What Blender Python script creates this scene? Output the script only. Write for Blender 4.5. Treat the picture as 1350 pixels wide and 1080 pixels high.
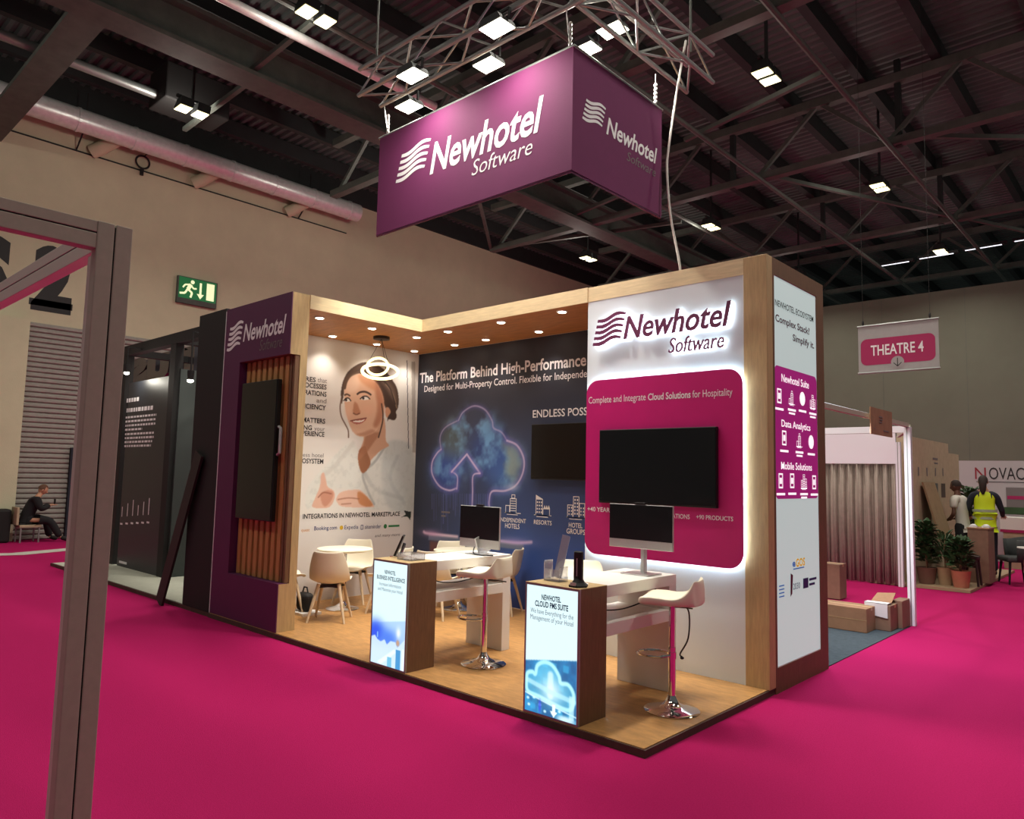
import bpy, bmesh, math, random
import numpy as np
from mathutils import Vector, Matrix

for o in list(bpy.data.objects): bpy.data.objects.remove(o)
S = bpy.context.scene
COL = S.collection
RNG = random.Random(7)
V = Vector

# ------------------------------------------------------------------ camera
F_PX = 962.728
CAM = V((2.6334, -4.1317, 1.7593))
CR = V((0.73644956, 0.67611589, 0.02256877))
CU = V((0.04453997, -0.08174959, 0.99565717))
CF = V((-0.67502462, 0.73224607, 0.09031863))
cd = bpy.data.cameras.new('camera'); cam = bpy.data.objects.new('camera', cd); COL.objects.link(cam)
cd.sensor_fit = 'HORIZONTAL'; cd.sensor_width = 36.0; cd.lens = 36.0 * F_PX / 1350.0
cd.clip_start = 0.05; cd.clip_end = 300
M = Matrix((CR, CU, -CF)).transposed().to_4x4(); M.translation = CAM
cam.matrix_world = M
S.camera = cam

# ------------------------------------------------------------------ light levels
S.view_settings.view_transform = 'Standard'
S.view_settings.look = 'None'
S.view_settings.exposure = 0.14
S.view_settings.gamma = 1.0
W = bpy.data.worlds.new('hall_ambience'); S.world = W; W.use_nodes = True
bg = W.node_tree.nodes['Background']; bg.inputs[0].default_value = (0.93, 1.0, 0.95, 1); bg.inputs[1].default_value = 0.085
P_HALL = 126.0      # each pair of hall floodlights
P_FLOOD = 52.0      # each rigged floodlight over the stand
P_FILL = 26.0     # point light added at each pair to lift roof, wall and duct
P_DOWN = 6.0        # each downlight in the canopy
HALL_COL = (1.0, 0.95, 0.84)

# ------------------------------------------------------------------ survey: photo pixel -> point on a known wall plane
def ray(px, py): return CF + CR * ((px - 675) / F_PX) + CU * ((540 - py) / F_PX)
def on(px, py, ax, val):
    d = ray(px, py); t = (val - CAM[ax]) / d[ax]; return CAM + d * t
class Plane:                                # a vertical printed plane: facing -Y or +X
    def __init__(s, ax, val, d=0.0):
        s.ax, s.val = ax, val
        s.U = V((1, 0, 0)) if ax == 1 else V((0, 1, 0)); s.W = V((0, 0, 1)); s.N = s.U.cross(s.W)
        s.d = d
    def uv(s, px, py):
        p = on(px, py, s.ax, s.val); return (p.x if s.ax == 1 else p.y, p.z)
    def P(s, u, v, n=0.0):
        b = V((u, s.val, v)) if s.ax == 1 else V((s.val, u, v))
        return b + s.N * (n + s.d)

# ------------------------------------------------------------------ materials
def lin(c):
    return tuple((x / 12.92 if x <= .04045 else ((x + .055) / 1.055) ** 2.4) for x in c)
def rgb(r, g, b): return lin((r / 255, g / 255, b / 255))
MATS = {}
def mat(name, col, rough=.6, metal=0.0, noise=0.0, nscale=8.0, bump=0.0, bscale=60.0, emit=0.0, ecol=None, stretch=None, col2=None, trans=0.0, spec=None, alpha=1.0):
    if name in MATS: return MATS[name]
    m = bpy.data.materials.new(name); m.use_nodes = True; nt = m.node_tree
    b = nt.nodes['Principled BSDF']; b.inputs['Roughness'].default_value = rough; b.inputs['Metallic'].default_value = metal
    if spec is not None: b.inputs['Specular IOR Level'].default_value = spec
    c4 = (*col, 1); b.inputs['Base Color'].default_value = c4
    if trans: b.inputs['Transmission Weight'].default_value = trans; b.inputs['IOR'].default_value = 1.35
    if alpha < 1: b.inputs['Alpha'].default_value = alpha
    if noise or col2 or bump:
        tc = nt.nodes.new('ShaderNodeTexCoord'); mp = nt.nodes.new('ShaderNodeMapping')
        nt.links.new(tc.outputs['Object'], mp.inputs[0])
        if stretch: mp.inputs['Scale'].default_value = stretch
    if noise or col2:
        n = nt.nodes.new('ShaderNodeTexNoise'); n.inputs['Scale'].default_value = nscale; n.inputs['Detail'].default_value = 6
        n.inputs['Roughness'].default_value = .65
        nt.links.new(mp.outputs[0], n.inputs['Vector'])
        r = nt.nodes.new('ShaderNodeValToRGB')
        a = col2 if col2 else tuple(x * (1 - noise) for x in col); z = col if col2 else tuple(min(1, x * (1 + noise)) for x in col)
        r.color_ramp.elements[0].position = .32; r.color_ramp.elements[1].position = .68
        r.color_ramp.elements[0].color = (*a, 1); r.color_ramp.elements[1].color = (*z, 1)
        nt.links.new(n.outputs['Fac'], r.inputs[0]); nt.links.new(r.outputs[0], b.inputs['Base Color'])
    if bump:
        n2 = nt.nodes.new('ShaderNodeTexNoise'); n2.inputs['Scale'].default_value = bscale; n2.inputs['Detail'].default_value = 4
        nt.links.new(mp.outputs[0], n2.inputs['Vector'])
        bp = nt.nodes.new('ShaderNodeBump'); bp.inputs['Strength'].default_value = bump; bp.inputs['Distance'].default_value = .02
        nt.links.new(n2.outputs['Fac'], bp.inputs['Height']); nt.links.new(bp.outputs[0], b.inputs['Normal'])
    if emit:
        b.inputs['Emission Color'].default_value = (*(ecol or col), 1); b.inputs['Emission Strength'].default_value = emit
    MATS[name] = m; return m
def print_mat(name, emit=0.0, rough=.55, dim=.25):            # printed picture held in the panel's colour attribute
    if name in MATS: return MATS[name]
    m = bpy.data.materials.new(name); m.use_nodes = True; nt = m.node_tree; b = nt.nodes['Principled BSDF']
    at = nt.nodes.new('ShaderNodeAttribute'); at.attribute_name = 'print'
    b.inputs['Roughness'].default_value = rough
    if emit:
        nt.links.new(at.outputs['Color'], b.inputs['Emission Color']); b.inputs['Emission Strength'].default_value = emit
        b.inputs['Base Color'].default_value = (dim, dim, dim, 1)
    else:
        nt.links.new(at.outputs['Color'], b.inputs['Base Color'])
    MATS[name] = m; return m

m_carpet = mat('magenta_carpet', rgb(174, 29, 92), .95, noise=.10, nscale=90.0, bump=.5, bscale=220, spec=.05)
m_stripe = mat('pale_carpet_strip', rgb(200, 195, 185), .9, noise=.1)
m_greycarpet = mat('dark_grey_carpet', rgb(70, 78, 84), .95, noise=.15, nscale=20, spec=.05)
m_wall = mat('beige_painted_wall', rgb(202, 196, 166), .85, noise=.05, nscale=1.2, bump=.15, bscale=40)
m_wall2 = mat('olive_grey_drape_wall', rgb(98, 99, 86), .9, noise=.06, nscale=.8)
m_shutter = mat('grey_shutter', rgb(150, 145, 138), .6, noise=.08)
m_deck = mat('dark_roof_sheet', rgb(84, 92, 90), .6, metal=.2, noise=.25, nscale=.6)
m_steel = mat('dark_brown_steel', rgb(80, 84, 78), .7, noise=.2, nscale=3)
m_steel2 = mat('black_steel', rgb(32, 36, 36), .7, noise=.2, nscale=3)
m_duct = mat('silver_duct_foil', rgb(222, 224, 222), .34, metal=.3, noise=.1, bump=.25, bscale=9)
m_alu = mat('brushed_aluminium', rgb(150, 154, 152), .42, metal=.7)
m_frame = mat('taupe_aluminium_frame', rgb(178, 172, 156), .6, metal=.0, noise=.05, nscale=30)
m_framein = mat('pale_aluminium_frame', rgb(214, 210, 198), .5, metal=.0)
m_black = mat('matte_black', rgb(22, 20, 20), .75)
m_groove = mat('black_groove', rgb(14, 12, 12), .9)
m_wood = mat('pale_oak', rgb(188, 160, 114), .55, noise=.14, nscale=5, stretch=(9, 9, .9), bump=.05, bscale=90)
m_woodh = mat('pale_oak_rail', rgb(218, 198, 156), .55, noise=.12, nscale=5, stretch=(1, 1, 10))
m_soffit = mat('warm_oak_soffit', rgb(186, 128, 74), .55, noise=.2, nscale=3, stretch=(1.2, 6, 2))
m_brown = mat('brown_wood_grain', rgb(112, 80, 54), .6, noise=.2, nscale=8, stretch=(8, 8, .8))
m_slat = mat('oak_slat', rgb(176, 126, 74), .55, noise=.22, nscale=7, stretch=(8, 8, .7))
m_floor = mat('oak_platform', rgb(172, 126, 74), .5, noise=.22, nscale=5, stretch=(1.5, 5, 1), bump=.06, bscale=50)
m_edge = mat('platform_edge', rgb(72, 50, 42), .7, noise=.2)
m_plum = mat('plum_vinyl', rgb(84, 26, 72), .6, noise=.06, nscale=2)
m_fabric = mat('plum_banner_fabric', rgb(106, 32, 84), .8, noise=.05, nscale=3, bump=.08, bscale=120)
m_white = mat('white_laminate', rgb(228, 224, 218), .4)
m_whitepanel = mat('white_acrylic_panel', rgb(218, 226, 230), .5)
m_plastic = mat('cream_white_plastic', rgb(232, 226, 206), .4)
m_cushion = mat('cream_leatherette', rgb(232, 222, 200), .5)
m_legwood = mat('pale_beech', rgb(212, 190, 160), .5, noise=.1, nscale=9, stretch=(6, 6, .8))
m_chrome = mat('chrome', rgb(225, 222, 220), .08, metal=1.0)
m_screen = mat('black_glossy_screen', rgb(16, 16, 17), .22)
m_bezel = mat('black_bezel', rgb(12, 12, 12), .4)
m_silver = mat('silver_aluminium', rgb(196, 194, 192), .35, metal=.6)
m_fuchsia = mat('fuchsia_panel', rgb(196, 14, 112), .45, noise=.04, nscale=4)
m_ink = mat('white_ink', rgb(236, 234, 236), .5)
m_inkblack = mat('black_ink', rgb(30, 26, 28), .6)
m_inkplum = mat('plum_letter', rgb(112, 40, 84), .5)
m_greyink = mat('grey_ink', rgb(112, 104, 104), .6)
m_led = mat('white_led_strip', (1, 1, 1), .5, emit=20.0, ecol=(.80, .92, 1.0))
m_led2 = mat('letter_led', (1, 1, 1), .5, emit=7.0, ecol=(.80, .92, 1.0))
m_lamp = mat('lamp_face', (1, 1, 1), .5, emit=2.6, ecol=(1.0, .88, .40))
m_lampw = mat('bright_lamp_face', (1, 1, 1), .5, emit=12.0, ecol=(1.0, .97, .75))
m_lampd = mat('downlight_face', (1, 1, 1), .5, emit=16.0, ecol=(1.0, .9, .72))
m_ring = mat('led_ring', (1, 1, 1), .5, emit=2.0, ecol=(1.0, .80, .36))
m_glow = mat('lit_tube', (1, 1, 1), .5, emit=1.3, ecol=(.85, .9, 1.0))
m_card = mat('cardboard', rgb(150, 112, 84), .85, noise=.12, nscale=6)
m_card2 = mat('dull_cardboard', rgb(128, 98, 80), .85, noise=.12, nscale=6)
m_tape = mat('white_paper_label', rgb(220, 218, 220), .6)
m_leaf = mat('dark_green_leaf', rgb(46, 76, 40), .6, noise=.3, nscale=6)
m_terra = mat('terracotta', rgb(176, 108, 84), .8, noise=.1)
m_tan = mat('tan_pot', rgb(150, 124, 92), .8, noise=.1)
m_beige = mat('beige_board', rgb(178, 160, 132), .8, noise=.08)
m_curtain = mat('grey_beige_curtain', rgb(150, 136, 126), .9, noise=.1, nscale=10)
m_whiteframe = mat('white_frame', rgb(236, 238, 246), .45)
m_skin = mat('skin_tone', rgb(190, 140, 112), .6)
m_skind = mat('deep_skin_tone', rgb(98, 62, 46), .6)
m_hair = mat('dark_hair', rgb(44, 30, 24), .8)
m_hairb = mat('brown_hair', rgb(96, 64, 46), .8)
m_cloth = mat('black_clothing', rgb(26, 25, 28), .9)
m_navy = mat('navy_clothing', rgb(34, 36, 48), .9)
m_shirt = mat('off_white_shirt', rgb(206, 200, 188), .85)
m_hivis = mat('yellow_hi_vis', rgb(206, 226, 20), .7)
m_reflect = mat('grey_reflective_tape', rgb(170, 176, 150), .4)
m_green = mat('exit_green', rgb(12, 110, 56), .5, emit=.35)
m_exitink = mat('exit_pale', rgb(230, 240, 190), .5, emit=.75)
m_cable = mat('white_cable', rgb(215, 212, 205), .6)
m_cabled = mat('dark_cable', rgb(30, 28, 28), .7)
m_acr = mat('clear_acrylic', rgb(225, 225, 232), .08, trans=.85, alpha=.75)
m_magsign = mat('magenta_sign', rgb(160, 16, 84), .6)
m_cyanw = mat('lit_panel_white', rgb(150, 158, 158), .5, emit=.50, ecol=rgb(205, 222, 220))
m_litplum = mat('lit_panel_plum', rgb(150, 14, 110), .5, emit=.50)
m_litink = mat('lit_panel_ink', rgb(240, 236, 240), .5, emit=.85)
m_litdark = mat('lit_panel_dark_ink', rgb(30, 26, 32), .6)
m_litplumink = mat('lit_panel_plum_ink', rgb(84, 16, 52), .6)

# ------------------------------------------------------------------ object helpers
def wloc(o):
    p = V((0, 0, 0))
    while o is not None: p = p + V(o.location); o = o.parent
    return p
def link(name, me, m, parent):
    o = bpy.data.objects.new(name, me); COL.objects.link(o)
    if m is not None and not me.materials:
        for k in (m if isinstance(m, (list, tuple)) else [m]): me.materials.append(k)
    if parent is not None:
        o.parent = parent
        off = wloc(parent)
        if off.length > 0: me.transform(Matrix.Translation(-off))
    return o
def thing(name, label, cat, loc=(0, 0, 0), group=None):
    o = bpy.data.objects.new(name, None); COL.objects.link(o); o.location = loc; o.empty_display_size = .1
    return tag(o, label, cat, group)
def tag(o, label=None, cat=None, group=None, kind=None):
    if label: o['label'] = label
    if cat: o['category'] = cat
    if group: o['group'] = group
    if kind: o['kind'] = kind
    return o
def kids(o): return [c for c in COL.objects if c.parent == o]
def copy_tree(o, parent=None):
    c = o.copy(); COL.objects.link(c)
    if parent is not None: c.parent = parent
    for ch in kids(o): copy_tree(ch, c)
    return c

class B:                                     # collects shapes, then becomes ONE mesh object
    def __init__(s): s.bm = bmesh.new()
    def face(s, pts):
        vs = [s.bm.verts.new(p) for p in pts]
        try: return s.bm.faces.new(vs)
        except ValueError: return None
    def box(s, x0, x1, y0, y1, z0, z1, rot=0, mi=0):
        c = V(((x0 + x1) / 2, (y0 + y1) / 2, 0))
        vs = []
        for x, y, z in ((x0, y0, z0), (x1, y0, z0), (x1, y1, z0), (x0, y1, z0), (x0, y0, z1), (x1, y0, z1), (x1, y1, z1), (x0, y1, z1)):
            p = V((x, y, z))
            if rot:
                q = p - c; q = Matrix.Rotation(rot, 3, 'Z') @ q; p = q + c
            vs.append(s.bm.verts.new(p))
        for f in ((0, 3, 2, 1), (4, 5, 6, 7), (0, 1, 5, 4), (1, 2, 6, 5), (2, 3, 7, 6), (3, 0, 4, 7)):
            s.bm.faces.new([vs[i] for i in f]).material_index = mi
        return s
    def bar(s, a, b, w, h=None, up=(0, 0, 1)):    # rectangular bar between two points
        a, b = V(a), V(b); h = h or w; d = (b - a).normalized(); up = V(up)
        if abs(d.dot(up)) > .98: up = V((0, 1, 0))
        r = d.cross(up).normalized(); u = r.cross(d)
        vs = [s.bm.verts.new(p + r * (i * w / 2) + u * (j * h / 2)) for p in (a, b) for i, j in ((-1, -1), (1, -1), (1, 1), (-1, 1))]
        for f in ((3, 2, 1, 0), (4, 5, 6, 7), (0, 1, 5, 4), (1, 2, 6, 5), (2, 3, 7, 6), (3, 0, 4, 7)):
            s.bm.faces.new([vs[i] for i in f])
        return s
    def tube(s, pts, r, n=8, caps=True):
        pts = [V(p) for p in pts]; rs = r if isinstance(r, (list, tuple)) else [r] * len(pts)
        rings = []; prev = None
        for i, p in enumerate(pts):
            d = (pts[min(i + 1, len(pts) - 1)] - pts[max(i - 1, 0)])
            d = d.normalized() if d.length > 1e-9 else V((0, 0, 1))
            if prev is None:
                a = V((0, 0, 1)) if abs(d.z) < .9 else V((1, 0, 0)); u = d.cross(a).normalized()
            else:
                u = (prev - d * prev.dot(d)); u = u.normalized() if u.length > 1e-6 else d.cross(V((0, 0, 1))).normalized()
            prev = u; w = d.cross(u)
            rings.append([s.bm.verts.new(p + (u * math.cos(t) + w * math.sin(t)) * rs[i]) for t in [2 * math.pi * k / n for k in range(n)]])
        for a, b in zip(rings, rings[1:]):
            for k in range(n): s.bm.faces.new([a[k], a[(k + 1) % n], b[(k + 1) % n], b[k]])
        if caps: s.bm.faces.new(rings[0][::-1]); s.bm.faces.new(rings[-1])
        return s
    def loop(s, pts, r, n=8):                # closed tube
        pts = [V(p) for p in pts]; N = len(pts); rings = []
        c = sum(pts, V()) / N; nn = (pts[0] - c).cross(pts[N // 4] - c).normalized()
        for i, p in enumerate(pts):
            d = (pts[(i + 1) % N] - pts[i - 1]).normalized(); u = d.cross(nn).normalized(); w = nn
            rings.append([s.bm.verts.new(p + (u * math.cos(t) + w * math.sin(t)) * r) for t in [2 * math.pi * k / n for k in range(n)]])
        for i in range(N):
            a, b = rings[i], rings[(i + 1) % N]
            for k in range(n): s.bm.faces.new([a[k], a[(k + 1) % n], b[(k + 1) % n], b[k]])
        return s
    def lathe(s, prof, c=(0, 0, 0), n=32):
        c = V(c); rings = []
        for r, z in prof:
            rings.append([s.bm.verts.new(c + V((max(r, 1e-4) * math.cos(2 * math.pi * k / n), max(r, 1e-4) * math.sin(2 * math.pi * k / n), z))) for k in range(n)])
        for a, b in zip(rings, rings[1:]):
            for k in range(n): s.bm.faces.new([a[k], a[(k + 1) % n], b[(k + 1) % n], b[k]])
        s.bm.faces.new(rings[0][::-1]); s.bm.faces.new(rings[-1])
        return s
    def prism(s, pts, d):                    # planar outline extruded along vector d
        d = V(d); a = [s.bm.verts.new(p) for p in pts]; b = [s.bm.verts.new(V(p) + d) for p in pts]; n = len(a)
        s.bm.faces.new(a); s.bm.faces.new(b[::-1])
        for k in range(n): s.bm.faces.new([a[k], b[k], b[(k + 1) % n], a[(k + 1) % n]])
        return s
    def ball(s, c, rx, ry=None, rz=None, n=16):
        ry = ry or rx; rz = rz or rx
        r = bmesh.ops.create_uvsphere(s.bm, u_segments=n, v_segments=max(6, n // 2), radius=1)
        for v in r['verts']: v.co = V((v.co.x * rx, v.co.y * ry, v.co.z * rz)) + V(c)
        return s
    def build(s, name, m, parent=None, smooth=False, bevel=0, seg=2, fix=True):
        if fix: bmesh.ops.recalc_face_normals(s.bm, faces=s.bm.faces)
        if smooth:
            for f in s.bm.faces: f.smooth = True
        me = bpy.data.meshes.new(name); s.bm.to_mesh(me); s.bm.free()
        o = link(name, me, m, parent)
        if smooth:
            try: me.set_sharp_from_angle(angle=math.radians(40))
            except Exception: pass
        if bevel:
            b = o.modifiers.new('bevel', 'BEVEL'); b.width = bevel; b.segments = seg; b.limit_method = 'ANGLE'
        return o
def box(name, m, parent, x0, x1, y0, y1, z0, z1, bevel=0, rot=0):
    return B().box(x0, x1, y0, y1, z0, z1, rot).build(name, m, parent, bevel=bevel)

# ------------------------------------------------------------------ lettering
_tc = {}
def glyphs(txt, bold=0.0, shear=0.0):
    k = (txt, bold, shear)
    if k not in _tc:
        cu = bpy.data.curves.new('lettering', 'FONT'); cu.body = txt; cu.size = 1; cu.shear = shear; cu.offset = bold
        cu.resolution_u = 3; cu.fill_mode = 'FRONT'
        o = bpy.data.objects.new('lettering', cu); COL.objects.link(o)
        dg = bpy.context.evaluated_depsgraph_get(); me = bpy.data.meshes.new_from_object(o.evaluated_get(dg))
        vs = [tuple(v.co) for v in me.vertices]; fs = [tuple(p.vertices) for p in me.polygons]
        bpy.data.objects.remove(o); bpy.data.curves.remove(cu); bpy.data.meshes.remove(me)
        _tc[k] = (vs, fs)
    return _tc[k]
CAP = max(v[1] for v in glyphs('H')[0])
def letter(b, pl, txt, u0, u1, v0, cap, n=.002, bold=0.0, shear=0.0, depth=0.0, flip=False):
    vs, fs = glyphs(txt, bold, shear)
    x0 = min(v[0] for v in vs); x1 = max(v[0] for v in vs); sx = (u1 - u0) / (x1 - x0); sy = cap / CAP
    def q(v, nn):
        t = (v[0] - x0) * sx
        return pl.P(u1 - t if flip else u0 + t, v0 + v[1] * sy, nn)
    nv = [b.bm.verts.new(q(v, n + depth)) for v in vs]
    ed = {}
    for f in fs:
        try: b.bm.faces.new([nv[i] for i in (f[::-1] if flip else f)])
        except ValueError: pass
        for a, c in zip(f, f[1:] + f[:1]):
            if (c, a) in ed: ed.pop((c, a))
            else: ed[(a, c)] = 1
    if depth:
        bk = [b.bm.verts.new(q(v, n)) for v in vs]
        for a, c in ed:
            try: b.bm.faces.new([nv[a], bk[a], bk[c], nv[c]])
            except ValueError: pass
def letter_px(b, pl, txt, L, R, T, **k):         # L, R: baseline ends; T: top of the first capital
    a = pl.uv(*L); c = pl.uv(*R); t = pl.uv(*T)
    v0 = (a[1] + c[1]) / 2
    letter(b, pl, txt, a[0], c[0], v0, t[1] - a[1], **k)
def wave_mark(b, pl, u0, u1, v0, v1, n=.002, depth=0.0, stripes=5):
    N = 18; w = u1 - u0; h = v1 - v0; sk = .16
    for i in range(stripes):
        f = i / (stripes - 1)
        base = v0 + h * (.03 + .70 * f)
        up = []; lo = []
        for k in range(N + 1):
            t = k / N
            y = base + h * (.12 * t - .055 * math.sin(2 * math.pi * t))
            th = h * .125 * (.55 + .45 * math.sin(math.pi * min(1, t * .9 + .1)))
            x = u0 + w * (sk * f * .9 + t * (1 - sk))
            up.append((x + w * .02, y + th)); lo.append((x, y))
        for k in range(N):
            q = [lo[k], lo[k + 1], up[k + 1], up[k]]
            F = [pl.P(x, y, n + depth) for x, y in q]; b.face(F)
            if depth:
                Bk = [pl.P(x, y, n) for x, y in q]
                b.face([F[0], Bk[0], Bk[1], F[1]]); b.face([F[2], Bk[2], Bk[3], F[3]])
                if k == 0: b.face([F[3], Bk[3], Bk[0], F[0]])
                if k == N - 1: b.face([F[1], Bk[1], Bk[2], F[2]])
def rrect(pl, u0, u1, v0, v1, r, n=0.0, seg=8):
    pts = []
    for cx, cy, a in ((u1 - r, v1 - r, 0), (u0 + r, v1 - r, 90), (u0 + r, v0 + r, 180), (u1 - r, v0 + r, 270)):
        for k in range(seg + 1):
            t = math.radians(a + 90 * k / seg); pts.append(pl.P(cx + r * math.cos(t), cy + r * math.sin(t), n))
    return pts
def flat(b, pl, pts, n=.001): b.face([pl.P(u, v, n) for u, v in pts])
def frect(b, pl, u0, u1, v0, v1, n=.002): flat(b, pl, [(u0, v0), (u1, v0), (u1, v1), (u0, v1)], n)
def outline(b, pl, u0, u1, v0, v1, t, n=.002):
    frect(b, pl, u0, u1, v0, v0 + t, n); frect(b, pl, u0, u1, v1 - t, v1, n); frect(b, pl, u0, u0 + t, v0 + t, v1 - t, n); frect(b, pl, u1 - t, u1, v0 + t, v1 - t, n)
def building_icon(b, pl, u, v, s, kind, n=.002):
    t = s * .035
    frect(b, pl, u - s * .55, u + s * .55, v, v + t, n); frect(b, pl, u - s * .4, u + s * .35, v - s * .08, v - s * .08 + t, n)
    if kind == 0:
        outline(b, pl, u - .2 * s, u + .25 * s, v, v + .75 * s, t, n); outline(b, pl, u - .1 * s, u + .15 * s, v + .75 * s, v + .95 * s, t, n); outline(b, pl, u - .5 * s, u - .2 * s, v, v + .4 * s, t, n)
        for r in range(5): frect(b, pl, u - .15 * s, u + .2 * s, v + (.12 + .12 * r) * s, v + (.12 + .12 * r) * s + t, n)
    elif kind == 1:
        outline(b, pl, u - .45 * s, u + .0 * s, v, v + .8 * s, t, n); outline(b, pl, u + .0 * s, u + .45 * s, v, v + .35 * s, t, n)
        flat(b, pl, [(u - .45 * s, v + .8 * s), (u, v + .8 * s), (u - .45 * s, v + 1.0 * s)], n)
        for r in range(4):
            for c in range(3): frect(b, pl, u + (-.38 + .13 * c) * s, u + (-.31 + .13 * c) * s, v + (.12 + .16 * r) * s, v + (.2 + .16 * r) * s, n)
        for k in range(3): flat(b, pl, [(u + (.05 + .13 * k) * s, v + .35 * s), (u + (.2 + .13 * k) * s, v + .35 * s), (u + (.12 + .13 * k) * s, v + .52 * s)], n)
    else:
        outline(b, pl, u - .18 * s, u + .18 * s, v, v + 1.0 * s, t, n); outline(b, pl, u - .52 * s, u - .18 * s, v, v + .6 * s, t, n); outline(b, pl, u + .18 * s, u + .52 * s, v, v + .7 * s, t, n)
        for r in range(5):
            for c in (-.1, .04): frect(b, pl, u + c * s, u + (c + .07) * s, v + (.15 + .16 * r) * s, v + (.24 + .16 * r) * s, n)
        for r in range(3):
            for c in (-.44, -.3, .26, .4): frect(b, pl, u + c * s, u + (c + .06) * s, v + (.12 + .15 * r) * s, v + (.2 + .15 * r) * s, n)
def newhotel(parent, pl, mark, name_l, name_r, name_t, soft_l, soft_r, soft_t, m_mark, m_name, m_soft, depth=0.0, n=.003, bold=.02, px=True):
    if depth:                                                # LED sheet cut to the letters, behind them
        b = B(); u0, u1, v0, v1 = mark; wave_mark(b, pl, u0, u1, v0, v1, n - .016)
        letter_px(b, pl, 'Newhotel', name_l, name_r, name_t, n=n - .016, bold=bold, shear=.25); letter_px(b, pl, 'Software', soft_l, soft_r, soft_t, n=n - .016, bold=-.004, shear=.25); b.build('letter_leds', m_led2, parent, fix=False)
    b = B(); u0, u1, v0, v1 = mark; wave_mark(b, pl, u0, u1, v0, v1, n, depth); b.build('logo_mark', m_mark, parent, fix=False)
    b = B(); f = letter_px; f(b, pl, 'Newhotel', name_l, name_r, name_t, n=n, bold=bold, shear=.25, depth=depth); b.build('logo_name', m_name, parent, fix=False)
    b = B(); f(b, pl, 'Software', soft_l, soft_r, soft_t, n=n, bold=-.004, shear=.25, depth=depth); b.build('logo_tagline', m_soft, parent, fix=False)

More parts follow.
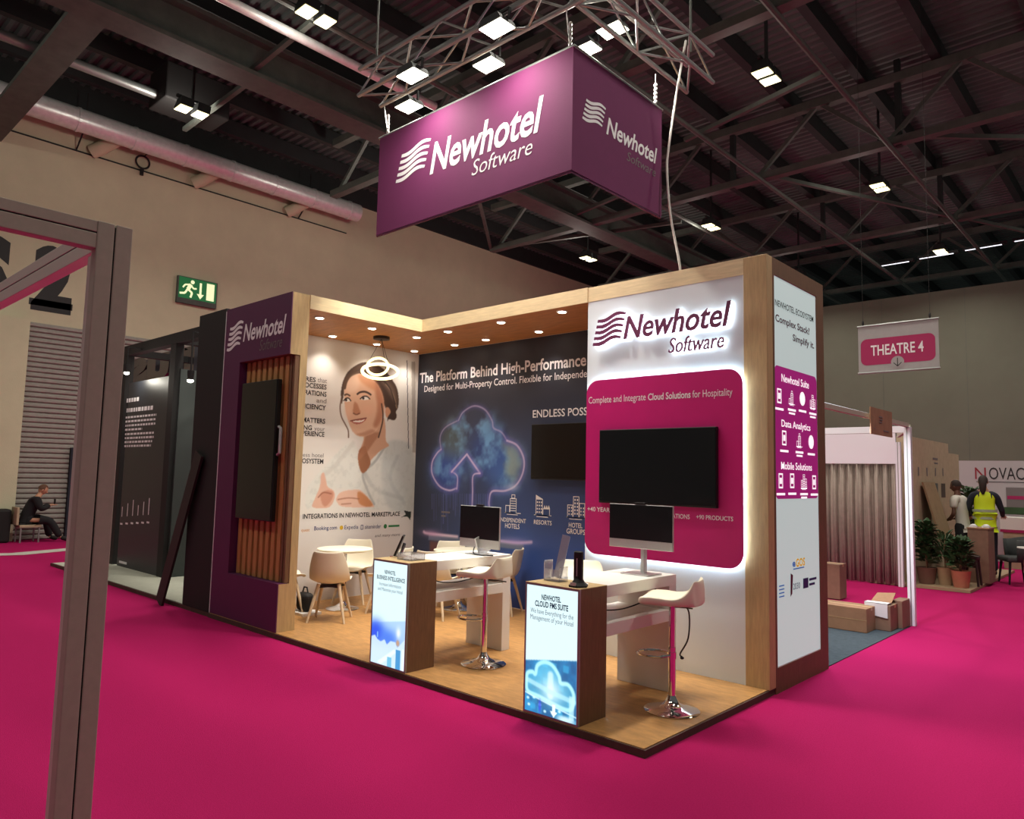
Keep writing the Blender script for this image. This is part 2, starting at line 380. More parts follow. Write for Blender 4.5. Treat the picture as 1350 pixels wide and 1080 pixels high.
# ------------------------------------------------------------------ printed pictures (colour attribute on a real panel)
def spline(pts, k=6, closed=True):
    out = []; n = len(pts)
    rng = range(n) if closed else range(n - 1)
    for i in rng:
        g = lambda j: np.array(pts[j % n] if closed else pts[max(0, min(n - 1, j))], float)
        a, b_, c, d = g(i - 1), g(i), g(i + 1), g(i + 2)
        for t in np.linspace(0, 1, k, endpoint=False):
            out.append(.5 * ((2 * b_) + (-a + c) * t + (2 * a - 5 * b_ + 4 * c - d) * t * t + (-a + 3 * b_ - 3 * c + d) * t ** 3))
    if not closed: out.append(np.array(pts[-1], float))
    return np.array(out)
class Picture:
    def __init__(s, pl, u0, u1, v0, v1, step):
        s.pl = pl; s.u0, s.u1, s.v0, s.v1 = u0, u1, v0, v1
        s.nu = int((u1 - u0) / step) + 1; s.nv = int((v1 - v0) / step) + 1; s.step = step
        s.U, s.Vv = np.meshgrid(np.linspace(u0, u1, s.nu), np.linspace(v0, v1, s.nv))
        s.img = np.zeros((s.nv, s.nu, 3))
    def px(s, pts): return [s.pl.uv(*p) for p in pts]
    def fill(s, c): s.img[:] = np.array(c) / 255
    def blend(s, m, c): s.img = s.img * (1 - m[..., None]) + (np.array(c) / 255) * m[..., None]
    def blur(s, m, r):
        if r <= 0: return m
        k = int(math.ceil(r * 2.5)); x = np.arange(-k, k + 1); g = np.exp(-x * x / (2 * r * r)); g /= g.sum()
        p = np.pad(m, k, mode='edge')
        p = sum(g[i] * p[i:i + m.shape[0], :] for i in range(len(g)))
        return sum(g[i] * p[:, i:i + m.shape[1]] for i in range(len(g)))
    def poly(s, pts, c, soft=.6, a=1.0, smooth=True, px=True):
        if px: pts = s.px(pts)
        P_ = spline(pts) if smooth else np.array(pts, float)
        ins = np.zeros(s.U.shape, bool)
        x, y = P_[:, 0], P_[:, 1]; x2, y2 = np.roll(x, -1), np.roll(y, -1)
        for i in range(len(x)):
            if y[i] == y2[i]: continue
            cnd = (y[i] > s.Vv) != (y2[i] > s.Vv)
            ins ^= cnd & (s.U < (x2[i] - x[i]) * (s.Vv - y[i]) / (y2[i] - y[i]) + x[i])
        m = s.blur(ins.astype(float), soft) * a; s.blend(m, c); return m
    def blob(s, c, r, col, a=1.0, px=True, pw=1.0):
        if px:
            c0 = s.pl.uv(*c); e = s.pl.uv(c[0] + r[0], c[1]); e2 = s.pl.uv(c[0], c[1] + r[1]); r = (abs(e[0] - c0[0]), abs(e2[1] - c0[1])); c = c0
        d = ((s.U - c[0]) / r[0]) ** 2 + ((s.Vv - c[1]) / r[1]) ** 2
        s.blend(np.exp(-d ** pw) * a, col)
    def stroke(s, pts, w, col, a=1.0, soft=None, closed=False, px=True, smooth=True):
        if px: pts = s.px(pts)
        P_ = spline(pts, 6, closed) if smooth else np.array(pts, float)
        if closed: P_ = np.vstack([P_, P_[:1]])
        D = np.full(s.U.shape, 1e9)
        for (ax, ay), (bx, by) in zip(P_, P_[1:]):
            dx, dy = bx - ax, by - ay; L = dx * dx + dy * dy + 1e-12
            t = np.clip(((s.U - ax) * dx + (s.Vv - ay) * dy) / L, 0, 1)
            D = np.minimum(D, np.hypot(s.U - ax - t * dx, s.Vv - ay - t * dy))
        soft = soft or s.step
        s.blend(np.clip((w / 2 + soft - D) / soft, 0, 1) * a, col)
    def noise(s, seed, scale, oct=4):
        rs = np.random.RandomState(seed); out = np.zeros(s.U.shape); amp = 1; tot = 0
        for o in range(oct):
            sc = scale / 2 ** o
            gx = (s.U - s.u0) / sc; gy = (s.Vv - s.v0) / sc
            g = rs.rand(int(gy.max()) + 3, int(gx.max()) + 3)
            ix, iy = gx.astype(int), gy.astype(int); fx, fy = gx - ix, gy - iy; fx = fx * fx * (3 - 2 * fx); fy = fy * fy * (3 - 2 * fy)
            out += amp * ((g[iy, ix] * (1 - fx) + g[iy, ix + 1] * fx) * (1 - fy) + (g[iy + 1, ix] * (1 - fx) + g[iy + 1, ix + 1] * fx) * fy)
            tot += amp; amp *= .55
        return out / tot
    def build(s, name, m, parent, n=.001):
        nu, nv = s.nu, s.nv
        co = np.zeros((nv, nu, 3)); pl = s.pl; o = pl.P(0, 0, n)
        co[..., 0] = o.x + pl.U.x * s.U; co[..., 1] = o.y + pl.U.y * s.U; co[..., 2] = o.z + s.Vv
        off = wloc(parent) if parent else V()
        co -= np.array(off)
        i = np.arange(nu * nv).reshape(nv, nu)
        q = np.stack([i[:-1, :-1], i[:-1, 1:], i[1:, 1:], i[1:, :-1]], -1).reshape(-1, 4)
        me = bpy.data.meshes.new(name); me.vertices.add(nu * nv); me.vertices.foreach_set('co', co.ravel().astype(np.float32))
        me.loops.add(q.size); me.loops.foreach_set('vertex_index', q.ravel().astype(np.int32))
        me.polygons.add(len(q)); me.polygons.foreach_set('loop_start', np.arange(0, q.size, 4, dtype=np.int32)); me.polygons.foreach_set('loop_total', np.full(len(q), 4, np.int32))
        me.update(calc_edges=True)
        c = np.clip(s.img, 0, 1); l = np.where(c <= .04045, c / 12.92, ((c + .055) / 1.055) ** 2.4)
        at = me.color_attributes.new('print', 'FLOAT_COLOR', 'POINT')
        at.data.foreach_set('color', np.concatenate([l, np.ones((nv, nu, 1))], -1).ravel().astype(np.float32))
        me.materials.append(m)
        ob = bpy.data.objects.new(name, me); COL.objects.link(ob)
        if parent: ob.parent = parent
        return ob

# ================================================================== THE SETTING
def struct(o, label=None): o['kind'] = 'structure'; return o
XW_HALL, Y_BACK, Z_BACK, Z_WALL, Z_DECK = -17.5, 24.0, 8.45, 10.7, 11.3
floor = struct(B().box(-17.9, 6, -9, 24.3, -.08, 0).build('floor', m_carpet))
wall_left = struct(B().box(XW_HALL - .3, XW_HALL, -9, 24, 0, Z_WALL).build('wall_left', m_wall))
trim_2 = struct(B().box(XW_HALL - .3, XW_HALL + .08, -9, 42, Z_WALL, 11.4).build('trim_2', m_steel2))  # dark box added to close the eaves gap against outside light
wall_end = struct(B().box(XW_HALL - .3, 8, 42, 42.2, 0, 11.4).build('wall_end', m_steel2))
wall_back = struct(B().box(XW_HALL, 6, Y_BACK, Y_BACK + .25, 0, Z_BACK).build('wall_back', m_wall2))
b = B()
for k in range(-6, 2): b.box(k * 2.6 - .005, k * 2.6 + .005, Y_BACK - .004, Y_BACK, 0, Z_BACK)
b.build('panel_seams', m_steel, wall_back)
# ribbed roof sheet, one continuous corrugated skin
b = B(); ys = []
y = -9.0
while y < 42:
    ys += [(y, 0), (y + .08, 0), (y + .12, .07), (y + .2, .07)]; y += .24
va = [b.bm.verts.new((-18.5, yy, Z_DECK + zz)) for yy, zz in ys]; vb = [b.bm.verts.new((8, yy, Z_DECK + zz)) for yy, zz in ys]
for i in range(len(ys) - 1): b.bm.faces.new([va[i], va[i + 1], vb[i + 1], vb[i]])
ceiling = struct(b.build('ceiling', m_deck))
# roof steel: lattice trusses along X, joists and ties along Y
for y in (6.72, 12.95, 19.1, 25.3):
    b = B(); zb, zt = 9.25, 10.75
    b.box(-14.2, 8, y - .11, y + .11, zb - .03, zb + .14); b.box(-14.2, 8, y - .1, y + .1, zt - .1, zt + .1)
    x = -13.9; k = 0
    while x < 7:
        b.bar((x, y, zb + .1), (x + 1.5, y, zt), .09); b.bar((x + 1.5, y, zt), (x + 3.0, y, zb + .1), .09)
        x += 3.0
    tag(b.build('roof_truss', m_steel, ceiling))
for i, x in enumerate([-16.2, -14.6, -13.0, -11.4, -9.0, -7.4, -5.8, -4.1, -2.4, -0.9, .8, 2.4]):
    B().box(x - .09, x + .09, -9, 42, 10.86, 11.26).build('purlin', m_steel2, ceiling)
for x in (-1.85, -4.78, -7.6):
    B().tube([(x, -9, 9.2), (x, 32, 9.2)], .055, 8).build('tie_rod', m_steel, ceiling, smooth=True)
b = B()                                                          # heavy twin-flange girder on the left
b.box(-10.55, -9.95, -9, 40, 9.18, 9.26); b.box(-10.32, -10.18, -9, 40, 9.26, 9.9); b.box(-10.5, -10.0, -9, 40, 9.9, 9.98)
b.build('girder', m_steel, ceiling)
b = B(); b.box(-17.5, -10.5, -.75, -.2, 9.3, 9.4); b.box(-17.5, -10.5, -.52, -.43, 9.4, 9.9); b.build('girder', m_steel, ceiling)
B().tube([(-8.3, -9, 9.22), (-8.3, 5.2, 9.22)], .085, 10).build('pipe', m_duct, ceiling, smooth=True)
B().tube([(-13.2, -9, 9.7), (-13.2, 2.2, 9.7)], .1, 10).build('pipe', m_alu, ceiling, smooth=True)
for x0, y0, x1, y1 in ((-10.3, 2.2, -7.9, 2.1), (-13.6, 2.4, -10.4, 2.35), (-8.6, 6.2, -14.2, 12.9), (-10.3, 12.2, -6.9, 11.5), (-14.2, 12.9, -8, 14.6), (-5.3, 10.0, -2.0, 9.2), (-1.4, 13, 2, 16), (-4.7, 13, -1.9, 19), (-1.8, 19, 1, 25)):
    B().bar((x0, y0, 9.35), (x1, y1, 9.35), .09, .09).build('brace', m_steel, ceiling)
box('plant_box', m_black, ceiling, -13.6, -12.7, 1.6, 3.0, 9.5, 10.3, bevel=.03)
for x, y in ((-5.6, 13), (-1.7, 13), (-5.5, 19.1), (-2.2, 19.1)):
    B().box(x - .06, x + .06, y - .06, y + .06, 9.2, 11.2).build('hanger', m_steel2, ceiling)
for k in range(4):                                               # glowing strips put in for light reflections on a far duct
    x = -5.0 + 1.35 * k
    o = thing('strip_lamp', ['farthest left bright strip lamp under the dark roof at back right', 'second bright strip lamp from the left under the roof at back right', 'third bright strip lamp from the left under the roof at back right', 'rightmost bright strip lamp under the roof at back right'][k], 'strip light', (x, 22.9 - .1 * k, 9.35), 'strip lamps in the roof')
    box('lamp_tube', m_glow, o, x, x + 1.0, 22.9 - .1 * k, 22.94 - .1 * k, 9.35, 9.37)
    box('lamp_tray', m_steel2, o, x - .05, x + 1.15, 22.86 - .1 * k, 23.02 - .1 * k, 9.37, 9.45)

# roller shutter in the left wall: door_1
d1 = B()
y0, y1, zt = .66, 5.4, 5.22
for k in range(int(zt / .12)): d1.prism([(XW_HALL, y0, k * .12), (XW_HALL + .045, y0, k * .12 + .03), (XW_HALL + .045, y0, k * .12 + .08), (XW_HALL, y0, k * .12 + .12)], (0, y1 - y0, 0))
door_1 = struct(d1.build('door_1', m_shutter))
box('shutter_rail', m_steel2, door_1, XW_HALL, XW_HALL + .09, y1, y1 + .12, 0, zt + .1)
trim_1 = struct(B().box(XW_HALL, XW_HALL + .2, -.05, .64, 0, 5.2).build('trim_1', m_wall))
box('conduit', m_steel2, wall_left, XW_HALL, XW_HALL + .03, -9, 9.4, 9.62, 9.65)
b = B(); tp = Plane(0, XW_HALL)
letter(b, tp, '2', .66, 1.52, 5.58, 1.38, n=.004, bold=.06); letter(b, tp, 'S', -.82, .22, 5.58, 1.38, n=.004, bold=.06)
b.box(XW_HALL + .002, XW_HALL + .004, .62, 1.55, 5.58, 5.74)
tag(b.build('hall_lettering', m_inkblack, None, fix=False), 'big black S2 hall lettering painted on the beige wall above the grey shutter', 'lettering')

# silver duct along the wall top
dx, dz, r = -16.75, 10.12, .28
o = thing('ventilation_duct', 'long silver foil ventilation duct running along the top of the beige wall', 'duct', (dx, -9, dz))
B().tube([(dx, -9, dz), (dx, 9.3, dz)], r, 24).build('duct_pipe', m_duct, o, smooth=True)
for k in range(14):
    y = -8 + 1.3 * k; B().tube([(dx, y, dz), (dx, y + .06, dz)], r + .018, 24).build('duct_joint', m_duct, o)
for y in (1.9, 4.5, 7.4):
    b = B(); b.tube([(dx - .15, y + .25, dz - .05), (dx - .4, y + .15, dz - .12), (dx - .6, y - .05, dz - .3), (XW_HALL + .02, y - .2, dz - .4)], .17, 16); b.build('duct_branch', m_wall, o, smooth=True)
for y in (1.35, 7.6):
    B().bar((dx - .1, y, dz + .25), (dx - .1, y, 10.9), .02).build('duct_hanger', m_black, o); B().bar((XW_HALL + .05, y, 9.65), (dx - .15, y + .02, dz), .03).build('duct_strap', m_black, o)
b = B(); b.loop([(XW_HALL + .12, 2.9 + .17 * math.cos(t), 9.83 + .17 * math.sin(t)) for t in [i * math.pi / 12 for i in range(24)]], .025); b.tube([(XW_HALL + .1, 2.9, 9.48), (XW_HALL + .1, 2.9, 9.66)], .05); b.tube([(XW_HALL + .12, 2.92, 10.0), (XW_HALL + .5, 2.92, 10.0)], .012)
tag(b.build('cable_loop', m_black), 'black cable loop hanging on the beige wall under the silver duct', 'cable')

# emergency exit sign
sy0, sy1, sz0, sz1 = 4.05, 5.1, 6.42, 7.0
o = thing('exit_sign', 'green running man emergency exit sign on the beige wall', 'sign', (XW_HALL, (sy0 + sy1) / 2, sz0))
box('sign_case', m_steel, o, XW_HALL + .002, XW_HALL + .1, sy0 - .03, sy1 + .03, sz0 - .14, sz1 + .02)
sp = Plane(0, XW_HALL + .1)
b = B(); frect(b, sp, sy0, sy1, sz0, sz1, .004); b.build('sign_face', m_green, o)
b = B(); cy, cz = sy0 + .27, sz0 + .28
def stick(b, pl, pts, w, n):
    for (a, c), (d, e) in zip(pts, pts[1:]):
        L = math.hypot(d - a, e - c); px_, py_ = -(e - c) / L * w / 2, (d - a) / L * w / 2
        flat(b, pl, [(a - px_, c - py_), (d - px_, e - py_), (d + px_, e + py_), (a + px_, c + py_)], n)
flat(b, sp, [(cy + .1 + .055 * math.cos(t), cz + .2 + .055 * math.sin(t)) for t in [i * math.pi / 6 for i in range(12)]], .008)
stick(b, sp, [(cy + .06, cz + .13), (cy - .02, cz - .02)], .1, .008); stick(b, sp, [(cy + .05, cz + .12), (cy - .1, cz + .1), (cy - .16, cz + .01)], .045, .009)
stick(b, sp, [(cy + .06, cz + .1), (cy + .14, cz + .02), (cy + .22, cz + .04)], .045, .009); stick(b, sp, [(cy - .02, cz - .02), (cy + .1, cz - .1), (cy + .06, cz - .24)], .055, .01); stick(b, sp, [(cy - .03, cz - .02), (cy - .1, cz - .14), (cy - .24, cz - .16)], .055, .011)
ay = sy0 + .6
stick(b, sp, [(ay, cz + .22), (ay, cz - .12)], .06, .008); flat(b, sp, [(ay - .1, cz - .1), (ay, cz - .24), (ay + .1, cz - .1)], .009)
frect(b, sp, sy1 - .28, sy1 - .06, sz0 + .05, sz1 - .05, .008)
b.build('sign_pictogram', m_exitink, o, fix=False)

# strip of pale carpet, white and dark floor pieces
b = B(); b.prism([(-14.95, -2.6, .002), (-14.15, .1, .002), (-15.35, 3.2, .002), (-15.75, 3.2, .002), (-14.6, .0, .002), (-15.4, -2.6, .002)], (0, 0, .006))
tag(b.build('carpet_strip', m_stripe), 'pale strip of floor covering laid across the pink carpet by the shutter', 'floor strip')

# ------------------------------------------------------------------ hall floodlights in the roof
names = {}
def hall_light(x, y, label, geo=True):
    z = 9.0
    o = thing('hall_floodlight', label, 'ceiling light', (x, y, z), 'hall floodlights')
    for k, dy in enumerate((-.17, .17)):
        h = B().prism([(x - .17, y + dy - .13, z + .02), (x + .17, y + dy - .13, z + .02), (x + .12, y + dy - .09, z + .22), (x - .12, y + dy - .09, z + .22)], (0, .26, 0)).build('lamp_head', m_steel2, o)
        box('lamp_face', m_lamp, h, x - .15, x + .15, y + dy - .115, y + dy + .115, z, z + .02)
    B().bar((x, y, z + .1), (x, y, Z_DECK + .01), .05).build('stem', m_steel2, o)
    box('bracket', m_steel2, o, x - .03, x + .03, y - .32, y + .32, z + .22, z + .27)
    l = bpy.data.lights.new('hall_lamp', 'AREA'); l.energy = P_HALL * (.45 if y < 0 else 1.0); l.size = .5; l.color = HALL_COL; l.spread = math.radians(150)
    lo = bpy.data.objects.new('hall_lamp', l); COL.objects.link(lo); lo.parent = o; lo.location = (0, 0, -.03)
    l = bpy.data.lights.new('hall_lamp_spill', 'POINT'); l.energy = P_FILL * (4.0 if x < -11 else 1.0); l.shadow_soft_size = .2; l.color = HALL_COL  # added fill, far stronger near the beige wall to brighten the duct
    lo = bpy.data.objects.new('hall_lamp_spill', l); COL.objects.link(lo); lo.parent = o; lo.location = (-.45, 0, -.1)
hl = {(-7.3, 1.8): 'pair of roof floodlights at the top left, nearest of the left ones', (-11.98, 1.87): 'pair of roof floodlights beside the silver duct, nearest the beige wall',
      (-2.6, 8.1): 'brightest pair of roof floodlights above the wooden tower, upper right', (-2.58, 14.67): 'pair of roof floodlights right of centre behind the heavy truss, above the theatre sign',
      (-7.1, 14.7): 'small distant pair of roof floodlights just right of the plum hanging banner', (-11.7, 15.0): 'faintest pair of roof floodlights low between hanging banner and stand roof',
      (-2.68, 21.2): 'farthest pair of roof floodlights next to the bright strip lamps'}
for (x, y), lb in hl.items(): hall_light(x, y, lb)
for x, y in ((-7.2, 8.1), (-12.0, 8.1), (-2.6, 1.8), (2.2, 1.8), (2.2, 8.1), (-2.6, -4.6), (-7.3, -4.6), (-12, -4.6), (2.2, -4.6), (-7.1, 21.2), (2.2, 14.7), (2.2, 21.2)):
    hall_light(x, y, 'pair of hall roof floodlights hidden behind the banner or beyond the picture edge')

# ================================================================== THE STAND
PH = .055
ZT, ZS = 3.72, 3.569                     # top and soffit of the canopy
plat = thing('stand_platform', 'wood-topped low exhibition platform on the pink carpet', 'platform', (0, 0, 0))
box('deck', m_floor, plat, -6.0, .03, 0.0, 3.19, .012, PH)
b = B(); b.box(-6.02, .045, -.012, 0, 0, PH - .006); b.box(.03, .045, 0, 3.19, 0, PH - .006); b.build('edge_strip', m_edge, plat)

# plum end wall with slatted niche
XA, XL = -4.489, -6.0
pw = thing('plum_display_wall', 'plum end wall of the stand with a slatted wood niche', 'display wall', (-5.25, .11, PH))
nx0, nz0, nz1, nd, wt = -5.60, .56, 3.03, .115, .2225
b = B()
def cbox(b, *a): b.box(*a)
# front skin in plum, C-shaped around the niche, side in oak
cbox(b, XL, XA, .0, .012, PH, nz0); cbox(b, XL, XA, .0, .012, nz1, ZT); cbox(b, XL, nx0, .0, .012, nz0, nz1)
cbox(b, nx0 - .004, nx0, .012, nd, nz0, nz1); cbox(b, nx0, XA, .012, nd, nz0 - .004, nz0)
b.build('plum_front', m_plum, pw)
b = B(); b.box(XL, XA - .012, nd + .02, wt, PH, ZT); b.box(XL, XA - .012, .012, nd + .02, PH, nz0 - .004); b.box(XL, XA - .012, .012, nd + .02, nz1, ZT); b.box(XL, nx0 - .004, .012, nd + .02, nz0 - .004, nz1)
b.build('wall_core', m_brown, pw)
b = B(); b.box(XA - .012, XA, .012, wt, PH, nz0 - .004); b.box(XA - .012, XA, .012, wt, nz1, ZT); b.box(XA - .012, XA, nd + .02, wt, nz0 - .004, nz1); b.build('oak_end', m_wood, pw)
k = 0; x = nx0 + .03
while x < XA - .13:
    B().box(x, x + .075, nd - .035, nd + .02, nz0, nz1).build('slat', m_slat, pw, bevel=.006); x += .125; k += 1
box('niche_back', m_brown, pw, nx0, XA - .012, nd + .004, nd + .02, nz0, nz1)
for i in range(2): box('slat', m_brown, pw, XA - .11 + .06 * i, XA - .07 + .06 * i, nd - .035, nd + .02, nz0, nz1, bevel=.005)  # end slats in shadow: the shade is put into their darker brown
box('edge_trim', m_ink, pw, XL - .012, XL, -.004, .01, PH, ZT - .02)
PF = Plane(1, 0.0)
newhotel(pw, PF, (-5.95, -5.56, 3.19, 3.55), (320.5, 450), (377, 438), (323, 428), (342, 463), (372, 457), (342, 449), m_ink, m_ink, m_greyink, px=True)
# portrait screen on the niche
tv = thing('wall_screen', 'portrait black screen mounted on the wooden slats of the plum wall', 'screen', (-5.1, 0, 1.2))
box('screen_body', m_bezel, tv, -5.51, -4.71, .005, .06, 1.20, 2.77, bevel=.006)
box('screen_glass', m_screen, tv, -5.50, -4.72, .0, .006, 1.21, 2.76)
box('wall_mount', m_bezel, tv, -5.3, -4.9, .06, .085, 1.7, 2.3)
b = B(); b.tube([(-4.70, .04, 1.93), (-4.64, .03, 1.95), (-4.64, .03, 2.22), (-4.70, .04, 2.24)], .018); b.build('side_handle', m_silver, tv, smooth=True)

# alcove walls
XW, YB = -5.89, 2.995
gw = thing('graphic_wall', 'white graphic side wall printed with a smiling woman in a white robe', 'display wall', (XW - .04, 1.6, PH))
box('panel', m_white, gw, XW - .09, XW, .2225, YB + .07, PH, ZS)
bw = thing('graphic_wall', 'dark blue graphic back wall printed with a glowing cloud and hotel icons', 'display wall', (-3.8, YB + .03, PH))
box('panel', m_white, bw, XW, -1.85, YB, YB + .07, PH, ZS)

# canopy (L-shaped)
YT = 1.858
cp = thing('stand_canopy', 'L-shaped wooden canopy with downlights over the alcove', 'canopy', (XA, YT, ZS))
b = B(); b.box(XW - .09, XA, wt, YB + .07, ZS, ZT); b.box(XA, -1.85, YT, YB + .07, ZS, ZT); 
b.build('soffit', m_soffit, cp)
b = B(); b.box(XA, XA + .012, wt, YT, ZS - .003, ZT + .003); b.build('fascia_board', m_woodh, cp)
b = B(); b.box(XA, -1.85, YT - .012, YT, ZS - .003, ZT + .003); b.build('fascia_board', m_woodh, cp)
rows = []
for y, nm in ((.55, 'front'), (1.31, 'second'), (2.035, 'third'), (2.72, 'back')):
    rows.append((-4.80, y, nm + ' downlight of the inner row over the printed woman, canopy soffit'))
    rows.append((-5.67, y, nm + ' downlight of the row beside the woman wall, canopy soffit'))
for i, x in enumerate((-4.17, -3.24, -2.32)):
    w_ = ('first', 'second', 'third')[i]
    rows.append((x, 2.015, w_ + ' downlight from the corner in the front row over the cloud wall'))
    rows.append((x, 2.70, w_ + ' downlight from the corner in the row next to the cloud wall'))
for x, y, lb in rows:
    o = thing('downlight', lb, 'downlight', (x, y, ZS), 'downlights in the canopy')
    B().lathe([(.045, -.012), (.06, -.012), (.062, 0), (.045, .0)], (x, y, ZS), 20).build('trim_ring', m_white, o, smooth=True)
    B().lathe([(.044, -.016), (.044, -.003)], (x, y, ZS), 20).build('lamp_face', m_lampd, o)
    l = bpy.data.lights.new('downlight_lamp', 'SPOT'); l.energy = P_DOWN * 4; l.spot_size = math.radians(110); l.spot_blend = .8; l.shadow_soft_size = .04; l.color = (1, .9, .78)
    lo = bpy.data.objects.new('downlight_lamp', l); COL.objects.link(lo); lo.parent = o; lo.location = (0, 0, -.03)
# pendant of two LED rings
px_, py_ = -5.2, 1.76
o = thing('ring_pendant', 'pendant lamp of two interlocked glowing rings hanging from the canopy', 'pendant lamp', (px_, py_, ZS))
B().lathe([(.11, -.035), (.11, 0)], (px_, py_, ZS), 24).build('ceiling_rose', m_bezel, o)
def ring(c, R, tilt, ax, rz):
    Mx = Matrix.Rotation(rz, 3, 'Z') @ Matrix.Rotation(tilt, 3, ax)
    return [V(c) + Mx @ V((R * math.cos(t), R * math.sin(t), 0)) for t in [i * math.pi / 24 for i in range(48)]]
r1 = B().loop(ring((px_, py_ + .0, 3.10), .235, math.radians(17), V((-.6, -.8, 0)), 0), .022).build('led_ring', m_ring, o, smooth=True)
r2 = B().loop(ring((px_ - .02, py_ - .03, 3.165), .14, math.radians(46), V((-.45, -.9, .0)).normalized(), 0), .018).build('led_ring', m_ring, o, smooth=True)
b = B()
for a in (0, 2.1, 4.2): b.tube([(px_, py_, ZS - .03), (px_ + .21 * math.cos(a), py_ + .21 * math.sin(a), 3.12)], .003, 5)
b.build('suspension_wires', m_cabled, o)

# tower
XP, XR, YK = -.156, .054, 3.195
tw = thing('wooden_tower', 'oak clad corner tower of the stand with a lit white front', 'tower', (-.9, 2.5, PH))
b = B(); b.box(XP, XR, YT, YT + .12, PH, ZT); b.build('corner_post', m_wood, tw, bevel=.003)
box('header_board', m_woodh, tw, -1.85, XP, YT, YT + .04, ZS, ZT)
b = B(); b.box(-1.85, -1.82, YT + .04, YB, PH, ZS); b.box(-1.85, XR - .02, YK - .04, YK, PH, ZT); b.box(-1.85, XR - .02, YT + .04, YK - .04, ZT - .03, ZT - .002); b.build('tower_shell', m_brown, tw)
ly0, ly1, lz0, lz1 = 2.016, 3.012, .206, 3.573
b = B(); b.box(XR - .03, XR, YT + .12, ly0, .0, ZT); b.box(XR - .03, XR, ly1, YK, .0, ZT); b.box(XR - .03, XR, ly0, ly1, .0, lz0); b.box(XR - .03, XR, ly0, ly1, lz1, ZT)
b.build('side_frame', m_brown, tw)
box('front_panel', m_whitepanel, tw, -1.85, XP, YT + .004, YT + .03, PH, ZS)
PT = Plane(1, YT + .004)
# fuchsia board standing off the white panel, LED strip behind its rim
fu0, fu1, fv0, fv1 = -1.808, -.142, 1.01, 2.735
b = B(); pts = rrect(PT, fu0, fu1, fv0, fv1, .14, .052); b.prism(pts, PT.N * .010); b.build('fuchsia_board', m_fuchsia, tw)
b = B(); b.prism(rrect(PT, fu0 + .004, fu1 - .004, fv0 + .004, fv1 - .004, .138, .047), PT.N * .0045); b.build('board_backing', m_whitepanel, tw)  # unseen white sheet added to keep the LED halo from turning pink
b = B(); b.loop([p for p in rrect(PT, fu0 + .03, fu1 - .03, fv0 + .03, fv1 - .03, .115, .02)], .009, 5); b.build('led_strip', m_led, tw)
PFu = Plane(1, YT + .004, .063)
for tx, L_, R_, T_, bo in (('Complete and Integrate', (781, 533), (856, 528.5), (781, 524.5), 0), ('for Hospitality', (917.5, 525.3), (970, 522), (918, 516), 0), ('Cloud Solutions', (859, 528.5), (915, 525.3), (859, 520), .02),
                         ('+40 YEARS', (779.5, 673), (812, 676), (779.5, 667.5), .015), ('+80 INTEGRATIONS', (858, 681), (914, 684), (858, 675.5), .015), ('+90 PRODUCTS', (922.5, 684.5), (971, 686.5), (922.5, 679), .015)):
    b = B(); letter_px(b, PFu, tx, L_, R_, T_, n=.001, bold=bo); b.build('slogan', m_ink, tw, fix=False)
PL = Plane(1, YT + .004, .03)
newhotel(tw, PL, (-1.735, -1.345, 3.08, 3.41), (827, 446.5), (968, 431.5), (828, 418.5), (886, 466), (959, 460), (886, 447), m_inkplum, m_inkplum, m_inkplum, depth=.018, n=.024, bold=.014)
# side lightbox
lb = B(); PS = Plane(0, XR - .006)
box('lightbox', m_cyanw, tw, XR - .028, XR - .008, ly0 + .004, ly1 - .004, lz0 + .004, lz1 - .004)
b = B(); outline(b, PS, ly0, ly1, lz0, lz1, .008, .0); b.build('lightbox_rim', m_ink, tw, fix=False)
b = B(); pts = rrect(PS, ly0 + .0, ly1 - .01, PS.uv(1024, 658)[1], PS.uv(1022, 481)[1], .06, .001); b.face(pts); b.build('lightbox_panel', m_litplum, tw)
b = B(); letter_px(b, PS, 'NEWHOTEL ECOSYSTEM', (1021.5, 404), (1072, 423.5), (1021.5, 396), bold=.012, n=.002); b.build('lightbox_heading', m_litdark, tw, fix=False)
b = B(); letter_px(b, PS, 'Complex Stack?', (1022, 424.5), (1067, 440), (1022, 415.5), n=.002, bold=.02); b.build('lightbox_heading', m_litplumink, tw, fix=False); b = B(); letter_px(b, PS, 'Simplify it.', (1045, 450), (1073, 459), (1045, 441.5), n=.002, bold=.02); b.build('lightbox_heading', m_litplumink, tw, fix=False)
for tx, L_, R_, T_ in (('Newhotel Suite', (1030, 504), (1066, 511.5), (1030, 494)), ('Data Analytics', (1030, 562), (1068, 568.5), (1030, 553)), ('Mobile Solutions', (1029.5, 616), (1070, 623), (1029.5, 606.5))):
    b = B(); letter_px(b, PS, tx, L_, R_, T_, n=.003, bold=.01); b.build('lightbox_heading', m_litink, tw, fix=False)
def mini(b, px, py, kind):
    u, v = PS.uv(px, py); s = .065
    if kind == 0: outline(b, PS, u - s * .7, u + s * .7, v - s, v + s, .014, .003); frect(b, PS, u - s * .35, u + s * .35, v - s * .4, v + s * .4, .003)
    elif kind == 1: flat(b, PS, [(u + s * math.cos(t), v + s * math.sin(t)) for t in [i * math.pi / 8 for i in range(16)]], .003)
    elif kind == 2: building_icon(b, PS, u, v - s, s * 2, 0, .003)
    else: building_icon(b, PS, u, v - s, s * 2, 2, .003)
    frect(b, PS, u - .09, u + .09, v - .125, v - .105, .003); 
    if kind > 1: frect(b, PS, u - .07, u + .07, v - .155, v - .138, .003)
